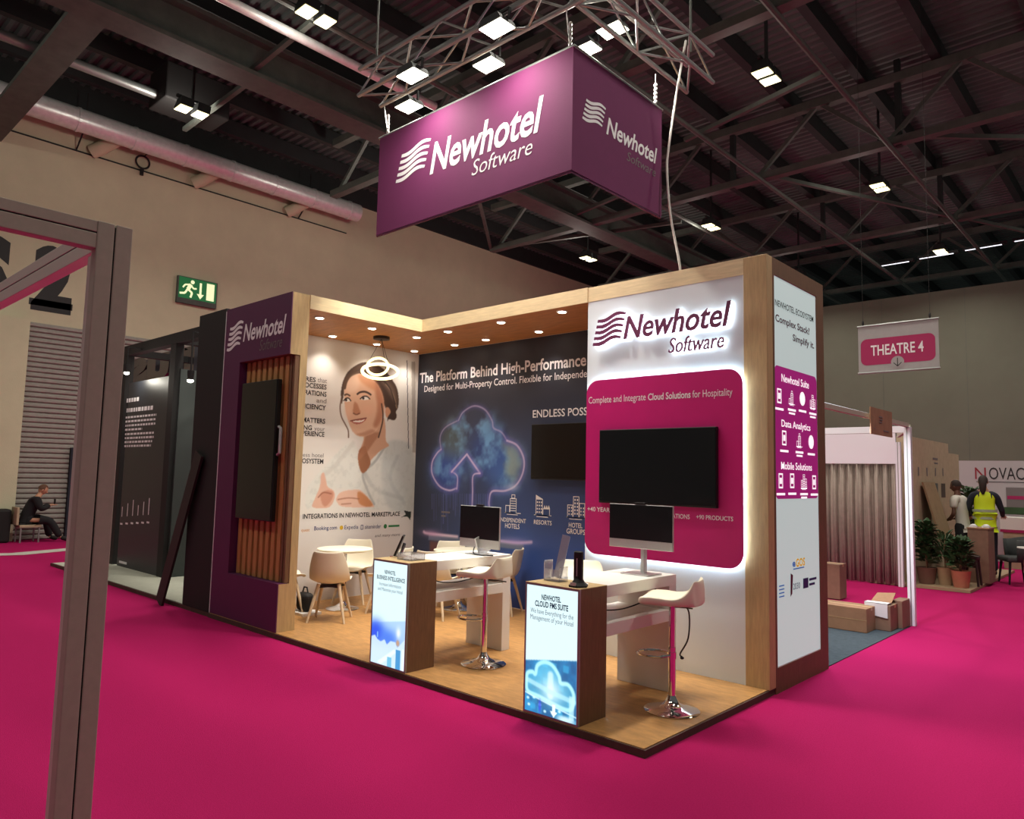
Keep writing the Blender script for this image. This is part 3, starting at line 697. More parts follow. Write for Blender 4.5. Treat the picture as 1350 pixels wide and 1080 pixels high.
for px, py, k in ((1027, 522, 0), (1043.5, 524, 2), (1057.5, 526, 1), (1071, 530, 3), (1033.5, 577.5, 0), (1053.5, 580, 2), (1069, 583, 1), (1029, 634, 0), (1044, 634, 0), (1059.5, 635, 3), (1073, 636, 0)):
    b = B(); mini(b, px, py, k); b.build('lightbox_icon', m_litink, tw, fix=False)
m_egosb = mat('lit_blue_ink', rgb(40, 110, 190), .6, emit=.25); m_egosy = mat('lit_yellow_ink', rgb(226, 178, 20), .6, emit=.3); m_eu = mat('lit_navy_ink', rgb(30, 30, 90), .6, emit=.1)
b = B(); letter_px(b, PS, 'e', (1044.5, 747), (1048.5, 747), (1044.5, 738), bold=.03, n=.002); frect(b, PS, PS.uv(1045.5, 750)[0], PS.uv(1060, 750)[0], PS.uv(1050, 750.5)[1], PS.uv(1050, 749)[1]); 
u, v = PS.uv(1030, 778)
for k in range(4): frect(b, PS, u - .05 + .0 * k, u + .06, v - .06 + .03 * k, v - .05 + .03 * k)
b.build('sponsor_mark', m_egosb, tw, fix=False)
b = B(); letter_px(b, PS, 'GOS', (1049, 747), (1061, 745.5), (1049, 737), bold=.03, n=.002); b.build('sponsor_mark', m_egosy, tw, fix=False)
b = B(); u0, v1 = PS.uv(1058.5, 763); u1, v0 = PS.uv(1065.5, 774.5); frect(b, PS, u0, u1, v0, v1); letter_px(b, PS, '2030', (1045.5, 777), (1054.5, 776), (1045.5, 769), n=.002)
u, v = PS.uv(1066.5, 764.5); frect(b, PS, u, u + .18, v - .01, v + .012); u, v = PS.uv(1066.5, 771); frect(b, PS, u, u + .14, v - .01, v + .012)
b.build('sponsor_mark', m_eu, tw, fix=False)
b = B(); u, v = PS.uv(1043.5, 771); flat(b, PS, [(u - .03, v - .1), (u + .01, v - .08), (u + .03, v + .08), (u - .02, v + .1)], .002); b.build('sponsor_mark', m_litplumink, tw, fix=False)
l = None

# screens on tower and back wall
def wall_tv(label, x0, x1, y, z0, z1):
    o = thing('wall_screen', label, 'screen', ((x0 + x1) / 2, y, z0))
    box('screen_body', m_bezel, o, x0, x1, y + .004, y + .045, z0, z1, bevel=.005)
    box('screen_glass', m_screen, o, x0 + .01, x1 - .01, y, y + .006, z0 + .018, z1 - .01)
    return o
o = wall_tv('large black landscape screen mounted on the fuchsia board', -1.617, -.367, 1.758, 1.517, 2.229)
box('wall_mount', m_bezel, o, -1.2, -.8, 1.80, YT - .04, 1.7, 2.1)
o = wall_tv('black landscape screen on the dark blue cloud wall, partly behind the tower', -3.51, -2.27, 2.905, 1.72, 2.42)
box('wall_mount', m_bezel, o, -3.0, -2.7, 2.95, YB - .002, 1.9, 2.2)

# ------------------------------------------------------------------ banner, rigging truss and floodlights
bx0, bx1, by0, by1, bz0, bz1 = -3.952, -1.174, .691, 2.174, 4.42, 5.549
bn = thing('hanging_banner', 'plum fabric banner hanging over the stand with white company lettering', 'banner', ((bx0 + bx1) / 2, by0, bz0))
b = B(); b.box(bx0, bx1 - .0, by0, by0 + .03, bz0, bz1); b.build('fabric_panel', m_fabric, bn)
b = B(); b.box(bx1 - .03, bx1, by0 + .03, by1, bz0, bz1); b.build('fabric_panel', m_fabric, bn)
b = B(); b.tube([(bx0 - .03, by0 + .015, bz1 + .012), (bx1, by0 + .015, bz1 + .012), (bx1 - .015, by1 + .03, bz1 + .012)], .016, 8); b.build('top_rail', m_alu, bn)
b = B(); b.tube([(bx0, by0 + .015, bz0 - .008), (bx1 - .015, by0 + .015, bz0 - .008), (bx1 - .015, by1, bz0 - .008)], .014, 8); b.build('bottom_hem', m_plum, bn)
PB = Plane(1, by0); PBr = Plane(0, bx1)
newhotel(bn, PB, (-3.63, -3.06, 4.93, 5.31), (567, 222), (716, 179), (570, 183), (622, 229), (702, 206), (624, 208.5), m_ink, m_ink, m_ink, n=.003)
newhotel(bn, PBr, (.83, 1.185, 4.93, 5.19), (799, 177.5), (866, 215.5), (801, 156.5), (826, 214.5), (864, 230.5), (827, 203), m_ink, m_ink, m_greyink, n=.003)
for x, y, lb in ((bx0 + .12, by0 + .015, 'left'), (bx1 - .05, by0 + .015, 'middle'), (bx1 - .015, by1 - .1, 'right')):
    b = B(); b.tube([(x, y, bz1 + .02), (x, min(y, .64) if y < 1 else y, 5.9)], .006, 6)
    for k in range(5): b.ball((x, y, bz1 + .05 + .045 * k), .022, .014, .026, 8)
    tag(b.build('hoist_chain', m_silver, None, smooth=True), lb + ' hoist chain holding up the plum hanging banner', 'chain', 'banner hoist chains')
def box_truss(o, a, c, s, side):
    a, c = V(a), V(c); d = (c - a); L = d.length; d.normalize(); sd = V(side); up = V((0, 0, 1))
    cs = [(0, 0), (s, 0), (0, s), (s, s)]
    for i, j in cs: B().tube([a + sd * i + up * j, c + sd * i + up * j], .024, 8).build('chord', m_alu, o, smooth=True)
    b = B(); n = int(L / .42)
    for k in range(n):
        p = a + d * (L * k / n); q = a + d * (L * (k + 1) / n); f = k % 2
        for e in (0, s):
            b.tube([p + sd * e + up * (s * f), q + sd * e + up * (s * (1 - f))], .012, 6); b.tube([p + up * e + sd * (s * f), q + up * e + sd * (s * (1 - f))], .012, 6)
    b.build('lacing', m_alu, o)
rt = thing('lighting_truss', 'L-shaped aluminium lighting truss rigged above the plum banner', 'truss', (-2.4, .5, 6.0))
box_truss(rt, (-3.9, .34, 5.9), (-.78, .34, 5.9), .3, (0, 1, 0))
box_truss(rt, (-1.12, .66, 5.9), (-1.12, 2.6, 5.9), .3, (1, 0, 0))
b = B()
for x, y in ((-3.8, .49), (-1.0, .49), (-.97, 2.4)): b.tube([(x, y, 6.2), (x, y, 10.8)], .012, 6)
b.build('hoist_wires', m_steel, rt)
fl = [((-3.66, .86), 'white floodlight at the far left end of the lighting truss, lower one'), ((-2.92, .30), 'white floodlight near the left end of the lighting truss, upper one'),
      ((-2.38, .84), 'white floodlight in the middle of the lighting truss, lower one'), ((-1.73, .29), 'white floodlight in the middle of the lighting truss, upper one'),
      ((-1.77, 1.66), 'white floodlight right at the top corner of the hanging banner'), ((-1.37, 1.56), 'white floodlight farthest right on the lighting truss')]
for (x, y), lb in fl:
    z = 5.75 if y < .4 else 5.9 if y < 1 else 6.2
    o = thing('floodlight', lb, 'floodlight', (x, y, z), 'floodlights on the lighting truss')
    h = B().prism([(x - .14, y - .105, z), (x + .14, y - .105, z), (x + .1, y - .105, z + .07), (x - .1, y - .105, z + .07)], (0, .21, 0)).build('lamp_housing', m_steel2, o)
    box('lamp_face', m_lampw, h, x - .13, x + .13, y - .095, y + .095, z - .008, z)
    b = B(); b.bar((x - .15, y, z + .03), (x - .15, y, z + .13), .02); b.bar((x + .15, y, z + .03), (x + .15, y, z + .13), .02); b.bar((x - .15, y, z + .13), (x + .15, y, z + .13), .02)
    b.bar((x, y, z + .13), (x, min(max(y, .35), .63), 5.905) if y < 1 else (-1.12, y + (.16 if x < -1.5 else 0), 6.2), .025); b.build('yoke', m_steel2, o)
    l = bpy.data.lights.new('flood_lamp', 'AREA'); l.energy = P_FLOOD * (.42 if y < .4 else 1.15); l.size = .2; l.color = (1, .95, .84); l.spread = math.radians(160)
    lo = bpy.data.objects.new('flood_lamp', l); COL.objects.link(lo); lo.parent = o; lo.location = (0, 0, -.03)
b = B(); b.tube(spline([(-1.6, .6, 6.3), (-1.5, .55, 6.12), (-1.35, .6, 6.05), (-1.25, .62, 6.2), (-1.1, .7, 6.32)], 6, False), .012, 6)
tag(b.build('power_cable', m_cable), 'looped power cable hanging from the lighting truss above the banner', 'cable')
b = B(); b.tube(spline([(-.97, 2.3, 6.28), (-1.03, 2.22, 5.7), (-1.1, 2.18, 5.1), (-1.09, 2.14, 4.86), (-1.04, 2.12, 4.4), (-.93, 2.1, 3.9), (-.91, 2.1, ZT - .002)], 6, False), .012, 6)
tag(b.build('power_cable', m_cable), 'white cable dropping from the truss to the top of the wooden tower', 'cable')

# ------------------------------------------------------------------ printed side wall: smiling woman
PW = Plane(0, XW)
pic = Picture(PW, .24, YB - .002, PH + .01, ZS - .004, .0075)
pic.fill((226, 220, 214))
nz = pic.noise(3, .9)
pic.blend(np.clip((nz - .5) * 1.2, 0, .5), (206, 208, 208))
z4 = lambda x, y: (440 + x / 7.717, 460 + y / 7.714)
z5 = lambda x, y: (270 + x / 3.273, 370 + y / 3.273)
def Z4(*p): return [z4(*q) for q in p]
def Z5(*p): return [z5(*q) for q in p]
# lower band
yb_ = PW.uv(460, 677)[1]
pic.poly([(0, 0), (4, 0), (4, yb_), (0, yb_)], (214, 208, 206), .3, .7, False, False)
# robe
m_robe = pic.poly(Z5((665, 740), (690, 800), (782, 708), (850, 690), (900, 735), (915, 800), (905, 985), (720, 985), (690, 975), (640, 905), (560, 900), (500, 940), (440, 985), (440, 900), (520, 800), (620, 700)), (222, 221, 215), 1.5)
pic.poly(Z5((782, 708), (850, 692), (900, 740), (905, 985), (800, 985), (760, 860)), (188, 192, 190), 3, .7)
pic.stroke(Z5((780, 712), (735, 780), (683, 832), (700, 900), (730, 965)), .018, (168, 170, 168), .8, .02)
pic.stroke(Z5((690, 830), (740, 900), (850, 940)), .03, (178, 180, 178), .6, .03)
pic.stroke(Z5((830, 760), (800, 860), (860, 960)), .03, (176, 180, 180), .5, .03)
pic.blob(z5(740, 880), (14, 16), (224, 224, 218), .7); pic.blob(z5(560, 830), (16, 14), (222, 220, 214), .6); rn = pic.noise(21, .05, 3); pic.blend(m_robe * np.clip((rn - .5) * .6, 0, .12), (150, 154, 152))
pic.stroke(Z5((640, 700), (560, 800), (500, 850)), .03, (200, 196, 190), .5, .03)
# neck and chest
pic.poly(Z4((320, 850), (300, 940), (255, 1060), (250, 1130), (310, 1180), (360, 1150), (470, 1040), (560, 985), (530, 930), (525, 780), (500, 700), (420, 800)), (206, 160, 132), .8)
pic.poly(Z5((665, 735), (663, 790), (682, 832), (715, 790), (700, 740), (690, 715)), (158, 106, 76), .8)
pic.poly(Z4((330, 880), (300, 980), (260, 1070), (255, 1130), (330, 1060), (400, 960), (470, 860), (420, 850)), (172, 118, 88), 1.2, .8)
# hair back
pic.poly(Z4((80, 560), (72, 450), (92, 340), (138, 240), (215, 175), (300, 138), (420, 150), (520, 220), (592, 310), (642, 400), (660, 510), (652, 600), (632, 640), (640, 690), (612, 726), (560, 715), (545, 735), (540, 640), (480, 500), (380, 330), (250, 250), (160, 280), (110, 380), (100, 470)), (70, 50, 40), .7)
pic.poly(Z4((480, 330), (560, 330), (630, 450), (640, 560), (600, 520), (540, 420)), (128, 104, 88), 2, .6)
pic.stroke(Z4((530, 360), (600, 460), (640, 600)), .012, (180, 150, 122), .6, .012)
pic.stroke(Z4((480, 300), (570, 400), (625, 560)), .012, (54, 38, 32), .8, .012)
# ear
pic.poly(Z4((530, 600), (560, 600), (580, 640), (565, 670), (540, 700), (525, 660)), (206, 150, 118), .7)
# face
pic.poly(Z4((150, 300), (112, 390), (106, 470), (108, 540), (116, 610), (134, 690), (158, 770), (188, 835), (235, 880), (300, 892), (372, 872), (432, 832), (472, 770), (502, 690), (512, 600), (505, 500), (470, 400), (400, 310), (320, 262), (230, 256)), (222, 178, 150), .7)
pic.poly(Z4((420, 320), (480, 420), (508, 520), (508, 640), (488, 720), (440, 800), (400, 780), (430, 680), (440, 560), (420, 440)), (180, 118, 88), 2.5, .85)
pic.poly(Z4((250, 262), (330, 270), (410, 330), (430, 420), (360, 400), (270, 330)), (200, 136, 98), 2.5, .7)
pic.poly(Z4((130, 320), (220, 270), (260, 350), (230, 430), (130, 440)), (234, 200, 176), 3, .7)
pic.poly(Z4((230, 870), (320, 888), (420, 840), (380, 820), (300, 850)), (176, 120, 92), 1.5, .6)
pic.blob(z4(340, 620), (9, 9), (232, 178, 150), .8); pic.blob(z4(150, 640), (5, 8), (232, 186, 160), .7)
# nose
pic.poly(Z4((210, 540), (198, 600), (196, 645), (212, 662), (250, 662), (272, 645), (258, 610), (240, 560)), (190, 126, 94), 1.0, .85)
pic.stroke(Z4((200, 655), (230, 668), (262, 656)), .010, (120, 70, 50), .8, .01)
# brows and eyes
pic.stroke(Z4((240, 460), (268, 442), (310, 436), (345, 446), (376, 466)), .018, (58, 38, 30), .95, .01)
pic.stroke(Z4((112, 470), (135, 462), (162, 476)), .014, (78, 52, 42), .9, .01)
for c, w in (((318, 500), 1), ((138, 518), .72)):
    pic.poly(Z4((c[0] - 46 * w, c[1] + 6), (c[0] - 20 * w, c[1] - 14), (c[0] + 16 * w, c[1] - 14), (c[0] + 46 * w, c[1] + 8), (c[0] + 10 * w, c[1] + 20), (c[0] - 26 * w, c[1] + 18)), (238, 232, 226), .4)
    pic.blob(z4(c[0] - 18 * w, c[1] + 2), (1.6, 2.0), (44, 30, 26), 1, True, 3)
    pic.stroke(Z4((c[0] - 48 * w, c[1] + 8), (c[0] - 18 * w, c[1] - 15), (c[0] + 20 * w, c[1] - 15), (c[0] + 48 * w, c[1] + 10)), .010, (44, 28, 24), .95, .008)
# mouth
pic.poly(Z4((176, 736), (215, 722), (262, 722), (330, 704), (310, 738), (262, 764), (212, 762)), (186, 104, 90), .5)
pic.poly(Z4((192, 738), (230, 730), (280, 728), (314, 716), (286, 742), (230, 748)), (244, 238, 230), .4)
pic.stroke(Z4((170, 734), (220, 722), (330, 704)), .008, (120, 62, 52), .9, .008)
# loose strands
pic.stroke(Z4((84, 480), (64, 590), (78, 690), (118, 770), (146, 830), (150, 900)), .010, (104, 76, 60), .9, .01)
pic.stroke(Z4((486, 560), (500, 660), (496, 740), (478, 820), (455, 900)), .013, (64, 44, 36), .9, .01)
pic.stroke(Z4((112, 400), (135, 320), (190, 260), (300, 235), (400, 280)), .02, (92, 66, 50), .9, .015)
pic.stroke(Z4((105, 390), (120, 330), (170, 250), (250, 190), (380, 200)), .03, (88, 62, 46), .7, .02)
# hands
pic.poly(Z5((466, 978), (478, 935), (496, 890), (502, 840), (514, 830), (524, 868), (530, 890), (556, 908), (560, 938), (536, 978)), (222, 178, 158), .7)
pic.poly(Z5((500, 920), (530, 905), (555, 915), (545, 950), (520, 975), (505, 960)), (196, 132, 108), 1, .7)
pic.stroke(Z5((490, 935), (512, 915), (545, 920)), .010, (150, 94, 74), .7, .01)
pic.poly(Z5((568, 938), (590, 912), (640, 903), (676, 908), (726, 966), (716, 978), (600, 976), (572, 958)), (226, 186, 166), .7)
pic.poly(Z5((660, 912), (690, 925), (724, 966), (700, 976), (665, 960)), (196, 124, 76), 1, .8)
pic.stroke(Z5((575, 945), (620, 938), (665, 942)), .009, (166, 108, 88), .7, .01)
pic.stroke(Z5((590, 965), (630, 962)), .009, (166, 108, 88), .6, .01)
# decorative stripes at the right edge
pic.poly(Z4((741, 115), (749, 115), (764, 1018), (756, 1018)), (58, 62, 70), .3, .95, False)
pic.poly(Z4((790, 132), (828, 130), (836, 1055), (800, 1055)), (176, 168, 160), .5, .95, False)
pic.poly([(529, 682), (542, 674), (541, 686), (537, 681)], (40, 52, 44), .4, 1, False); pic.poly([(532, 673), (542, 675), (537, 682)], (40, 46, 44), .4, 1, False)
for x in (403, 440): pass
pic.build('printed_picture', print_mat('print_woman'), gw)
b = B()
def rline(b, pl, txt, R, wpx, top, **k):
    letter_px(b, pl, txt, (R[0] - wpx, R[1] - wpx * .10), R, (R[0] - wpx, R[1] - wpx * .10 - top), **k)
for t, R, w in (('OCESSES', (430.3, 513.5), 29), ('RATIONS', (430.2, 523), 28.5), ('ICIENCY', (429.3, 541), 28), ('MATTERS', (428.4, 559), 30), ('PERIENCE', (427.3, 576.5), 29), ('OSYSTEM', (426, 612.5), 28)):
    rline(b, PW, t, R, w, 6.2, n=.003, bold=.02)
letter_px(b, PW, 'URES', (396, 502.5), (416, 503), (396, 496.5), n=.003, bold=.02); letter_px(b, PW, 'ING', (398, 566.5), (411, 567), (398, 560.5), n=.003, bold=.02)
b.build('printed_text', m_inkblack, gw, fix=False)
b = B(); letter_px(b, PW, 'that', (418.5, 504), (430.8, 505), (418.5, 498), n=.003); letter_px(b, PW, 'and', (417, 530.5), (430, 532), (417, 524.5), n=.003); letter_px(b, PW, 'your', (414, 567.5), (428, 568.5), (414, 562), n=.003); letter_px(b, PW, 'ess hotel', (399, 602), (426.2, 603.5), (399, 596.5), n=.003)
b.build('printed_text', m_greyink, gw, fix=False)
b = B(); letter_px(b, PW, 'INTEGRATIONS IN NEWHOTEL MARKETPLACE', (399, 683.5), (527, 680.5), (399, 677.5), n=.003, bold=.02)
b.build('printed_text', m_inkblack, gw, fix=False)
m_pnavy = mat('navy_ink', rgb(40, 52, 110), .6); m_pyel = mat('yellow_ink', rgb(214, 172, 40), .6); m_pgreen = mat('green_ink', rgb(50, 120, 70), .6); m_porange = mat('orange_ink', rgb(214, 150, 90), .6)
b = B(); letter_px(b, PW, 'Booking.com', (414, 699.3), (444, 698), (414, 694.2), n=.003, bold=.01); letter_px(b, PW, 'Expedia', (454, 698), (472, 697), (454, 692.8), n=.003); letter_px(b, PW, 'siteminder', (481, 697.2), (502, 696.4), (481, 692), n=.003)
u, v = PW.uv(477, 695.5); outline(b, PW, u - .02, u + .02, v - .03, v + .035, .008, .003)
b.build('partner_logo', m_pnavy, gw, fix=False)
b = B(); u, v = PW.uv(450, 695.8); flat(b, PW, [(u + .028 * math.cos(t), v + .03 * math.sin(t)) for t in [i * math.pi / 6 for i in range(12)]], .003); b.build('partner_logo', m_pyel, gw, fix=False)
b = B(); u, v = PW.uv(507.8, 694); flat(b, PW, [(u + .03 * math.cos(t), v + .034 * math.sin(t)) for t in [i * math.pi / 4 for i in range(8)]], .003); u, v = PW.uv(512, 694); frect(b, PW, u, u + .2, v - .012, v + .016, .003); b.build('partner_logo', m_pgreen, gw, fix=False)
b = B(); letter_px(b, PW, 'quest', (397, 701), (408, 700.6), (397, 697), n=.003); b.build('partner_logo', m_porange, gw, fix=False)
b = B(); letter_px(b, PW, 'and many more', (494, 708.3), (527, 706.5), (494, 704.5), n=.003, shear=.2); b.build('printed_text', m_greyink, gw, fix=False)

# ------------------------------------------------------------------ printed back wall: cloud
PK = Plane(1, YB)
pic = Picture(PK, XW + .002, -1.86, PH + .01, ZS - .004, .01)
pic.fill((44, 46, 58))
uu = (pic.U - pic.u0) / (pic.u1 - pic.u0); vv = (pic.Vv - pic.v0) / (pic.v1 - pic.v0)
m = np.clip(1.05 - vv * 1.25, 0, 1) ** 1.1 * np.clip(.12 + uu * 1.7, 0, 1)
pic.blend(m, (52, 92, 178))
pic.blend(np.clip(.25 - vv, 0, .25) * 1.6, (30, 44, 96))
n1 = pic.noise(5, .7); n2 = pic.noise(9, .25)
z6 = lambda x, y: (540 + x / 3.176, 400 + y / 3.176)
def Z6(*p): return [z6(*q) for q in p]
for c, r, col, a in (((160, 690), (24, 30), (54, 84, 168), .9), ((185, 575), (20, 26), (104, 122, 116), .6), ((275, 520), (26, 30), (66, 74, 100), .5), ((395, 680), (26, 32), (70, 116, 190), .85), ((330, 620), (30, 34), (50, 80, 150), .7)):
    pic.blob(z6(*c), r, col, a, True, 1.6)
cl = np.zeros(pic.U.shape)
for c, r in (((160, 690), (25, 32)), ((185, 575), (20, 28)), ((275, 530), (28, 34)), ((395, 680), (28, 36)), ((330, 620), (34, 38))):
    c0 = PK.uv(*z6(*c)); e = PK.uv(z6(*c)[0] + r[0], z6(*c)[1]); e2 = PK.uv(z6(*c)[0], z6(*c)[1] + r[1])
    cl = np.maximum(cl, np.exp(-(((pic.U - c0[0]) / abs(e[0] - c0[0])) ** 2 + ((pic.Vv - c0[1]) / abs(e2[1] - c0[1])) ** 2) ** 2))
pic.blend(cl * np.clip((n2 - .45) * 3.2, 0, .8), (120, 176, 222))
pic.blend(cl * np.clip((n1 - .55) * 4, 0, .6), (150, 150, 120))
glow = (206, 188, 226)
def gl(pts, w=.02, a=.85):
    pic.stroke(pts, w * 3, (110, 100, 190), a * .45, .05); pic.stroke(pts, w * .7, glow, a, .012)
gl(Z6((195, 775), (165, 783), (125, 765), (95, 715), (95, 665), (115, 628), (132, 612)))
gl(Z6((132, 612), (128, 560), (150, 520), (200, 492)), .012, .5)
gl(Z6((205, 490), (225, 455), (270, 430), (315, 445), (345, 490), (352, 522), (385, 540), (408, 575)), .014, .55)
gl(Z6((408, 575), (450, 595), (478, 650), (474, 710), (445, 762), (400, 785), (345, 788), (333, 830), (334, 850)), .02, .85)
gl(Z6((198, 778), (200, 725), (176, 704)), .014, .8)
pic.stroke(Z6((176, 706), (240, 632), (295, 712)), .05, (120, 110, 200), .5, .05, smooth=False); pic.stroke(Z6((176, 706), (240, 632), (295, 712)), .016, glow, .9, .012, smooth=False)
gl(Z6((295, 712), (266, 722), (264, 790), (262, 850)), .014, .85)
pic.blob(z6(430, 770), (8, 5), (210, 226, 240), .5)
for k in range(26):
    x = 95 + k * 9.6 + RNG.uniform(-3, 3); L_ = RNG.uniform(40, 170)
    pic.stroke(Z6((x, 800), (x, 800 + L_)), .008, (110, 120, 205), RNG.uniform(.15, .45), .012, smooth=False)
# the glowing device edge under the cloud
pic.poly(Z6((80, 968), (478, 1012), (482, 1034), (78, 992)), (96, 108, 134), .6, 1, False)
pic.poly(Z6((84, 994), (300, 1016), (300, 1060), (84, 1050)), (112, 66, 58), 1.5, .8, False)
pic.stroke(Z6((60, 957), (80, 964), (200, 977)), .008, (240, 214, 232), .9, .03)
pic.stroke(Z6((370, 994), (450, 1003), (510, 1000)), .008, (220, 196, 228), .8, .03)
pic.blob(z6(90, 962), (14, 5), (200, 150, 200), .6); pic.blob(z6(440, 996), (22, 5), (180, 150, 215), .5)
pic.build('printed_picture', print_mat('print_cloud'), bw)
b = B(); letter_px(b, PK, 'The Platform Behind High-Performance', (553.5, 504.5), (773, 482.5), (553.5, 492), n=.003, bold=.02); letter_px(b, PK, 'Designed for Multi-Property Control. Flexible for Independe', (559.5, 517.5), (774, 496.5), (559.5, 509.5), n=.003, bold=.004)
letter_px(b, PK, 'ENDLESS POSS', (702.5, 550.5), (774.5, 547.5), (702.5, 541), n=.003, bold=.012)
b.build('printed_heading', m_ink, bw, fix=False)
b = B()
for px, py, k in ((676, 677, 0), (715.5, 680, 1), (759.5, 683, 2)): u, v = PK.uv(px, py); building_icon(b, PK, u, v, .26, k, .003)
b.build('hotel_icons', m_ink, bw, fix=False)
b = B(); letter_px(b, PK, 'INDEPENDENT', (659, 688), (693.5, 689.3), (659, 682.8), n=.003, bold=.01); letter_px(b, PK, 'HOTELS', (666, 696.5), (685, 697), (666, 690.5), n=.003, bold=.01); letter_px(b, PK, 'RESORTS', (704, 691.3), (727.5, 692.3), (704, 685.8), n=.003, bold=.01)
letter_px(b, PK, 'HOTEL', (750, 695.5), (768, 696.2), (750, 689.5), n=.003, bold=.01); letter_px(b, PK, 'GROUPS', (747, 704), (771.5, 704.5), (747, 697.5), n=.003, bold=.01)
b.build('icon_captions', m_ink, bw, fix=False)
b = B(); u, v = PK.uv(582, 678); frect(b, PK, u, u + .18, v + .02, v + .045, .003); frect(b, PK, u, u + .09, v - .035, v - .01, .003); b.build('caption_marks', m_greyink, bw, fix=False)

# ------------------------------------------------------------------ demo counters
m_lbox1 = print_mat('print_counter', emit=1.08, dim=.08)
def counter(x0, label, kind):
    x1 = x0 + .50; o = thing('demo_counter', label, 'counter', ((x0 + x1) / 2, .6, PH)); z1 = .979; yd = .33
    b = B(); b.box(x0, x1, .02, yd, PH, z1); b.build('pedestal', m_brown, o, bevel=.003)
    PC = Plane(1, .018)
    b = B(); t = .014; y0, y1 = .0, .019
    b.box(x0, x1, y0, y1, z1 - t, z1); b.box(x0, x1, y0, y1, PH, PH + t); b.box(x0, x0 + t, y0, y1, PH + t, z1 - t); b.box(x1 - t, x1, y0, y1, PH + t, z1 - t); b.build('lightbox_frame', m_alu, o)
    box('top_board', m_wood, o, x0, x1, 0.0, yd, z1, z1 + .004)
    PC = Plane(1, .004)
    u0, u1, v0, v1 = x0 + t, x1 - t, PH + t, z1 - t
    p = Picture(PC, u0, u1, v0, v1, .004); p.fill((214, 240, 244)); w = u1 - u0; h = v1 - v0
    q = lambda a, c: (u0 + w * a, v0 + h * c)
    Q = lambda *pp: [q(*t_) for t_ in pp]
    n_ = p.noise(4 + kind, .18)
    if kind == 1:
        p.poly(Q((0, 0), (1, 0), (1, .47), (0, .385)), (168, 206, 236), 1, 1, False, False)
        p.blob(q(.12, .3), (w * .28, h * .12), (24, 80, 224), 1, False, 1.4); p.blob(q(.5, .26), (w * .3, h * .10), (60, 120, 232), .9, False, 1.3)
        p.poly(Q((0, 0), (0, .25), (.1, .27), (.18, .235), (.28, .22), (.4, .25), (.47, .205), (.58, .25), (.72, .25), (.78, .2), (1, .3), (1, 0)), (206, 230, 240), .8, .9, False, False)
        p.poly(Q((.2, .02), (.7, .18), (.74, .15), (.3, .0)), (232, 246, 250), 1, .8, False, False)
        p.poly(Q((.74, 0), (.74, .18), (.88, .18), (.88, 0)), (60, 150, 206), .5, 1, False, False); p.poly(Q((.5, 0), (.5, .09), (.62, .09), (.62, 0)), (110, 190, 222), .5, 1, False, False)
        p.poly(Q((.92, 0), (.92, .2), (.99, .2), (.99, 0)), (225, 240, 246), .5, 1, False, False)
        p.blob(q(.8, .34), (w * .06, h * .05), (245, 250, 252), .9, False); p.blob(q(.79, .245), (w * .05, h * .03), (190, 150, 120), 1, False, 2)
        p.stroke(Q((.18, .3), (.18, .26)), .012, (150, 200, 250), .8, px=False)
    else:
        p.poly(Q((0, 0), (1, 0), (1, .475), (0, .39)), (18, 96, 150), 1, 1, False, False)
        msk = (p.Vv < v0 + h * (.39 + .085 * (p.U - u0) / w))
        p.blend(msk * np.clip((n_ - .42) * 2.6, 0, .85), (40, 160, 220)); 
        for k in range(16):
            a = RNG.uniform(0, .95); c = RNG.uniform(0, .42); p.poly(Q((a, c), (a + .1, c), (a + .1, c + .05), (a, c + .05)), (60, 190, 236), .8, RNG.uniform(.2, .5), False, False)
        cl_ = Q((.06, .15), (.02, .22), (.04, .29), (.14, .31), (.2, .3), (.24, .37), (.38, .41), (.54, .395), (.66, .33), (.7, .28), (.84, .28), (.94, .22), (.93, .13), (.84, .09), (.6, .1), (.3, .13))
        p.poly(cl_, (110, 208, 236), 2, .55, True, False); p.stroke(cl_, .016, (176, 240, 250), .95, .014, True, False)
        p.blob(q(.52, .2), (w * .2, h * .1), (226, 250, 252), .9, False); p.stroke(Q((.5, .32), (.5, .16)), .03, (226, 250, 252), .7, .02, px=False)
        p.stroke(Q((.05, .24), (.5, .19), (.95, .16)), .02, (190, 240, 248), .7, .014, px=False, smooth=False); p.stroke(Q((0, .14), (.4, .1), (1, .05)), .007, (210, 240, 248), .8, px=False)
        p.poly(Q((.54, .1), (.6, .1), (.6, .045), (.64, .045), (.57, .0), (.5, .045), (.54, .045)), (236, 252, 252), .6, 1, False, False)
        p.poly(Q((.86, .02), (.86, .2), (.95, .2), (.95, .02)), (190, 238, 244), 1, .8, False, False)
        for a, c in ((.06, .1), (.18, .115), (.08, .05), (.3, .07), (.68, .06), (.4, .03)): p.blob(q(a, c), (w * .03, h * .012), (210, 245, 252), .9, False, 2)
        p.blob(q(.3, .06), (w * .03, h * .05), (40, 80, 220), .8, False, 2); p.blob(q(.8, .01), (w * .18, h * .03), (220, 245, 248), .9, False, 2)
    p.build('lightbox_picture', m_lbox1, o, .0)
    b = B(); b2 = B(); nn = .002
    L_ = lambda bb, t_, a0, a1, c, cap, **k: letter(bb, PC, t_, u0 + w * a0, u0 + w * a1, v0 + h * c, cap, n=nn, **k)
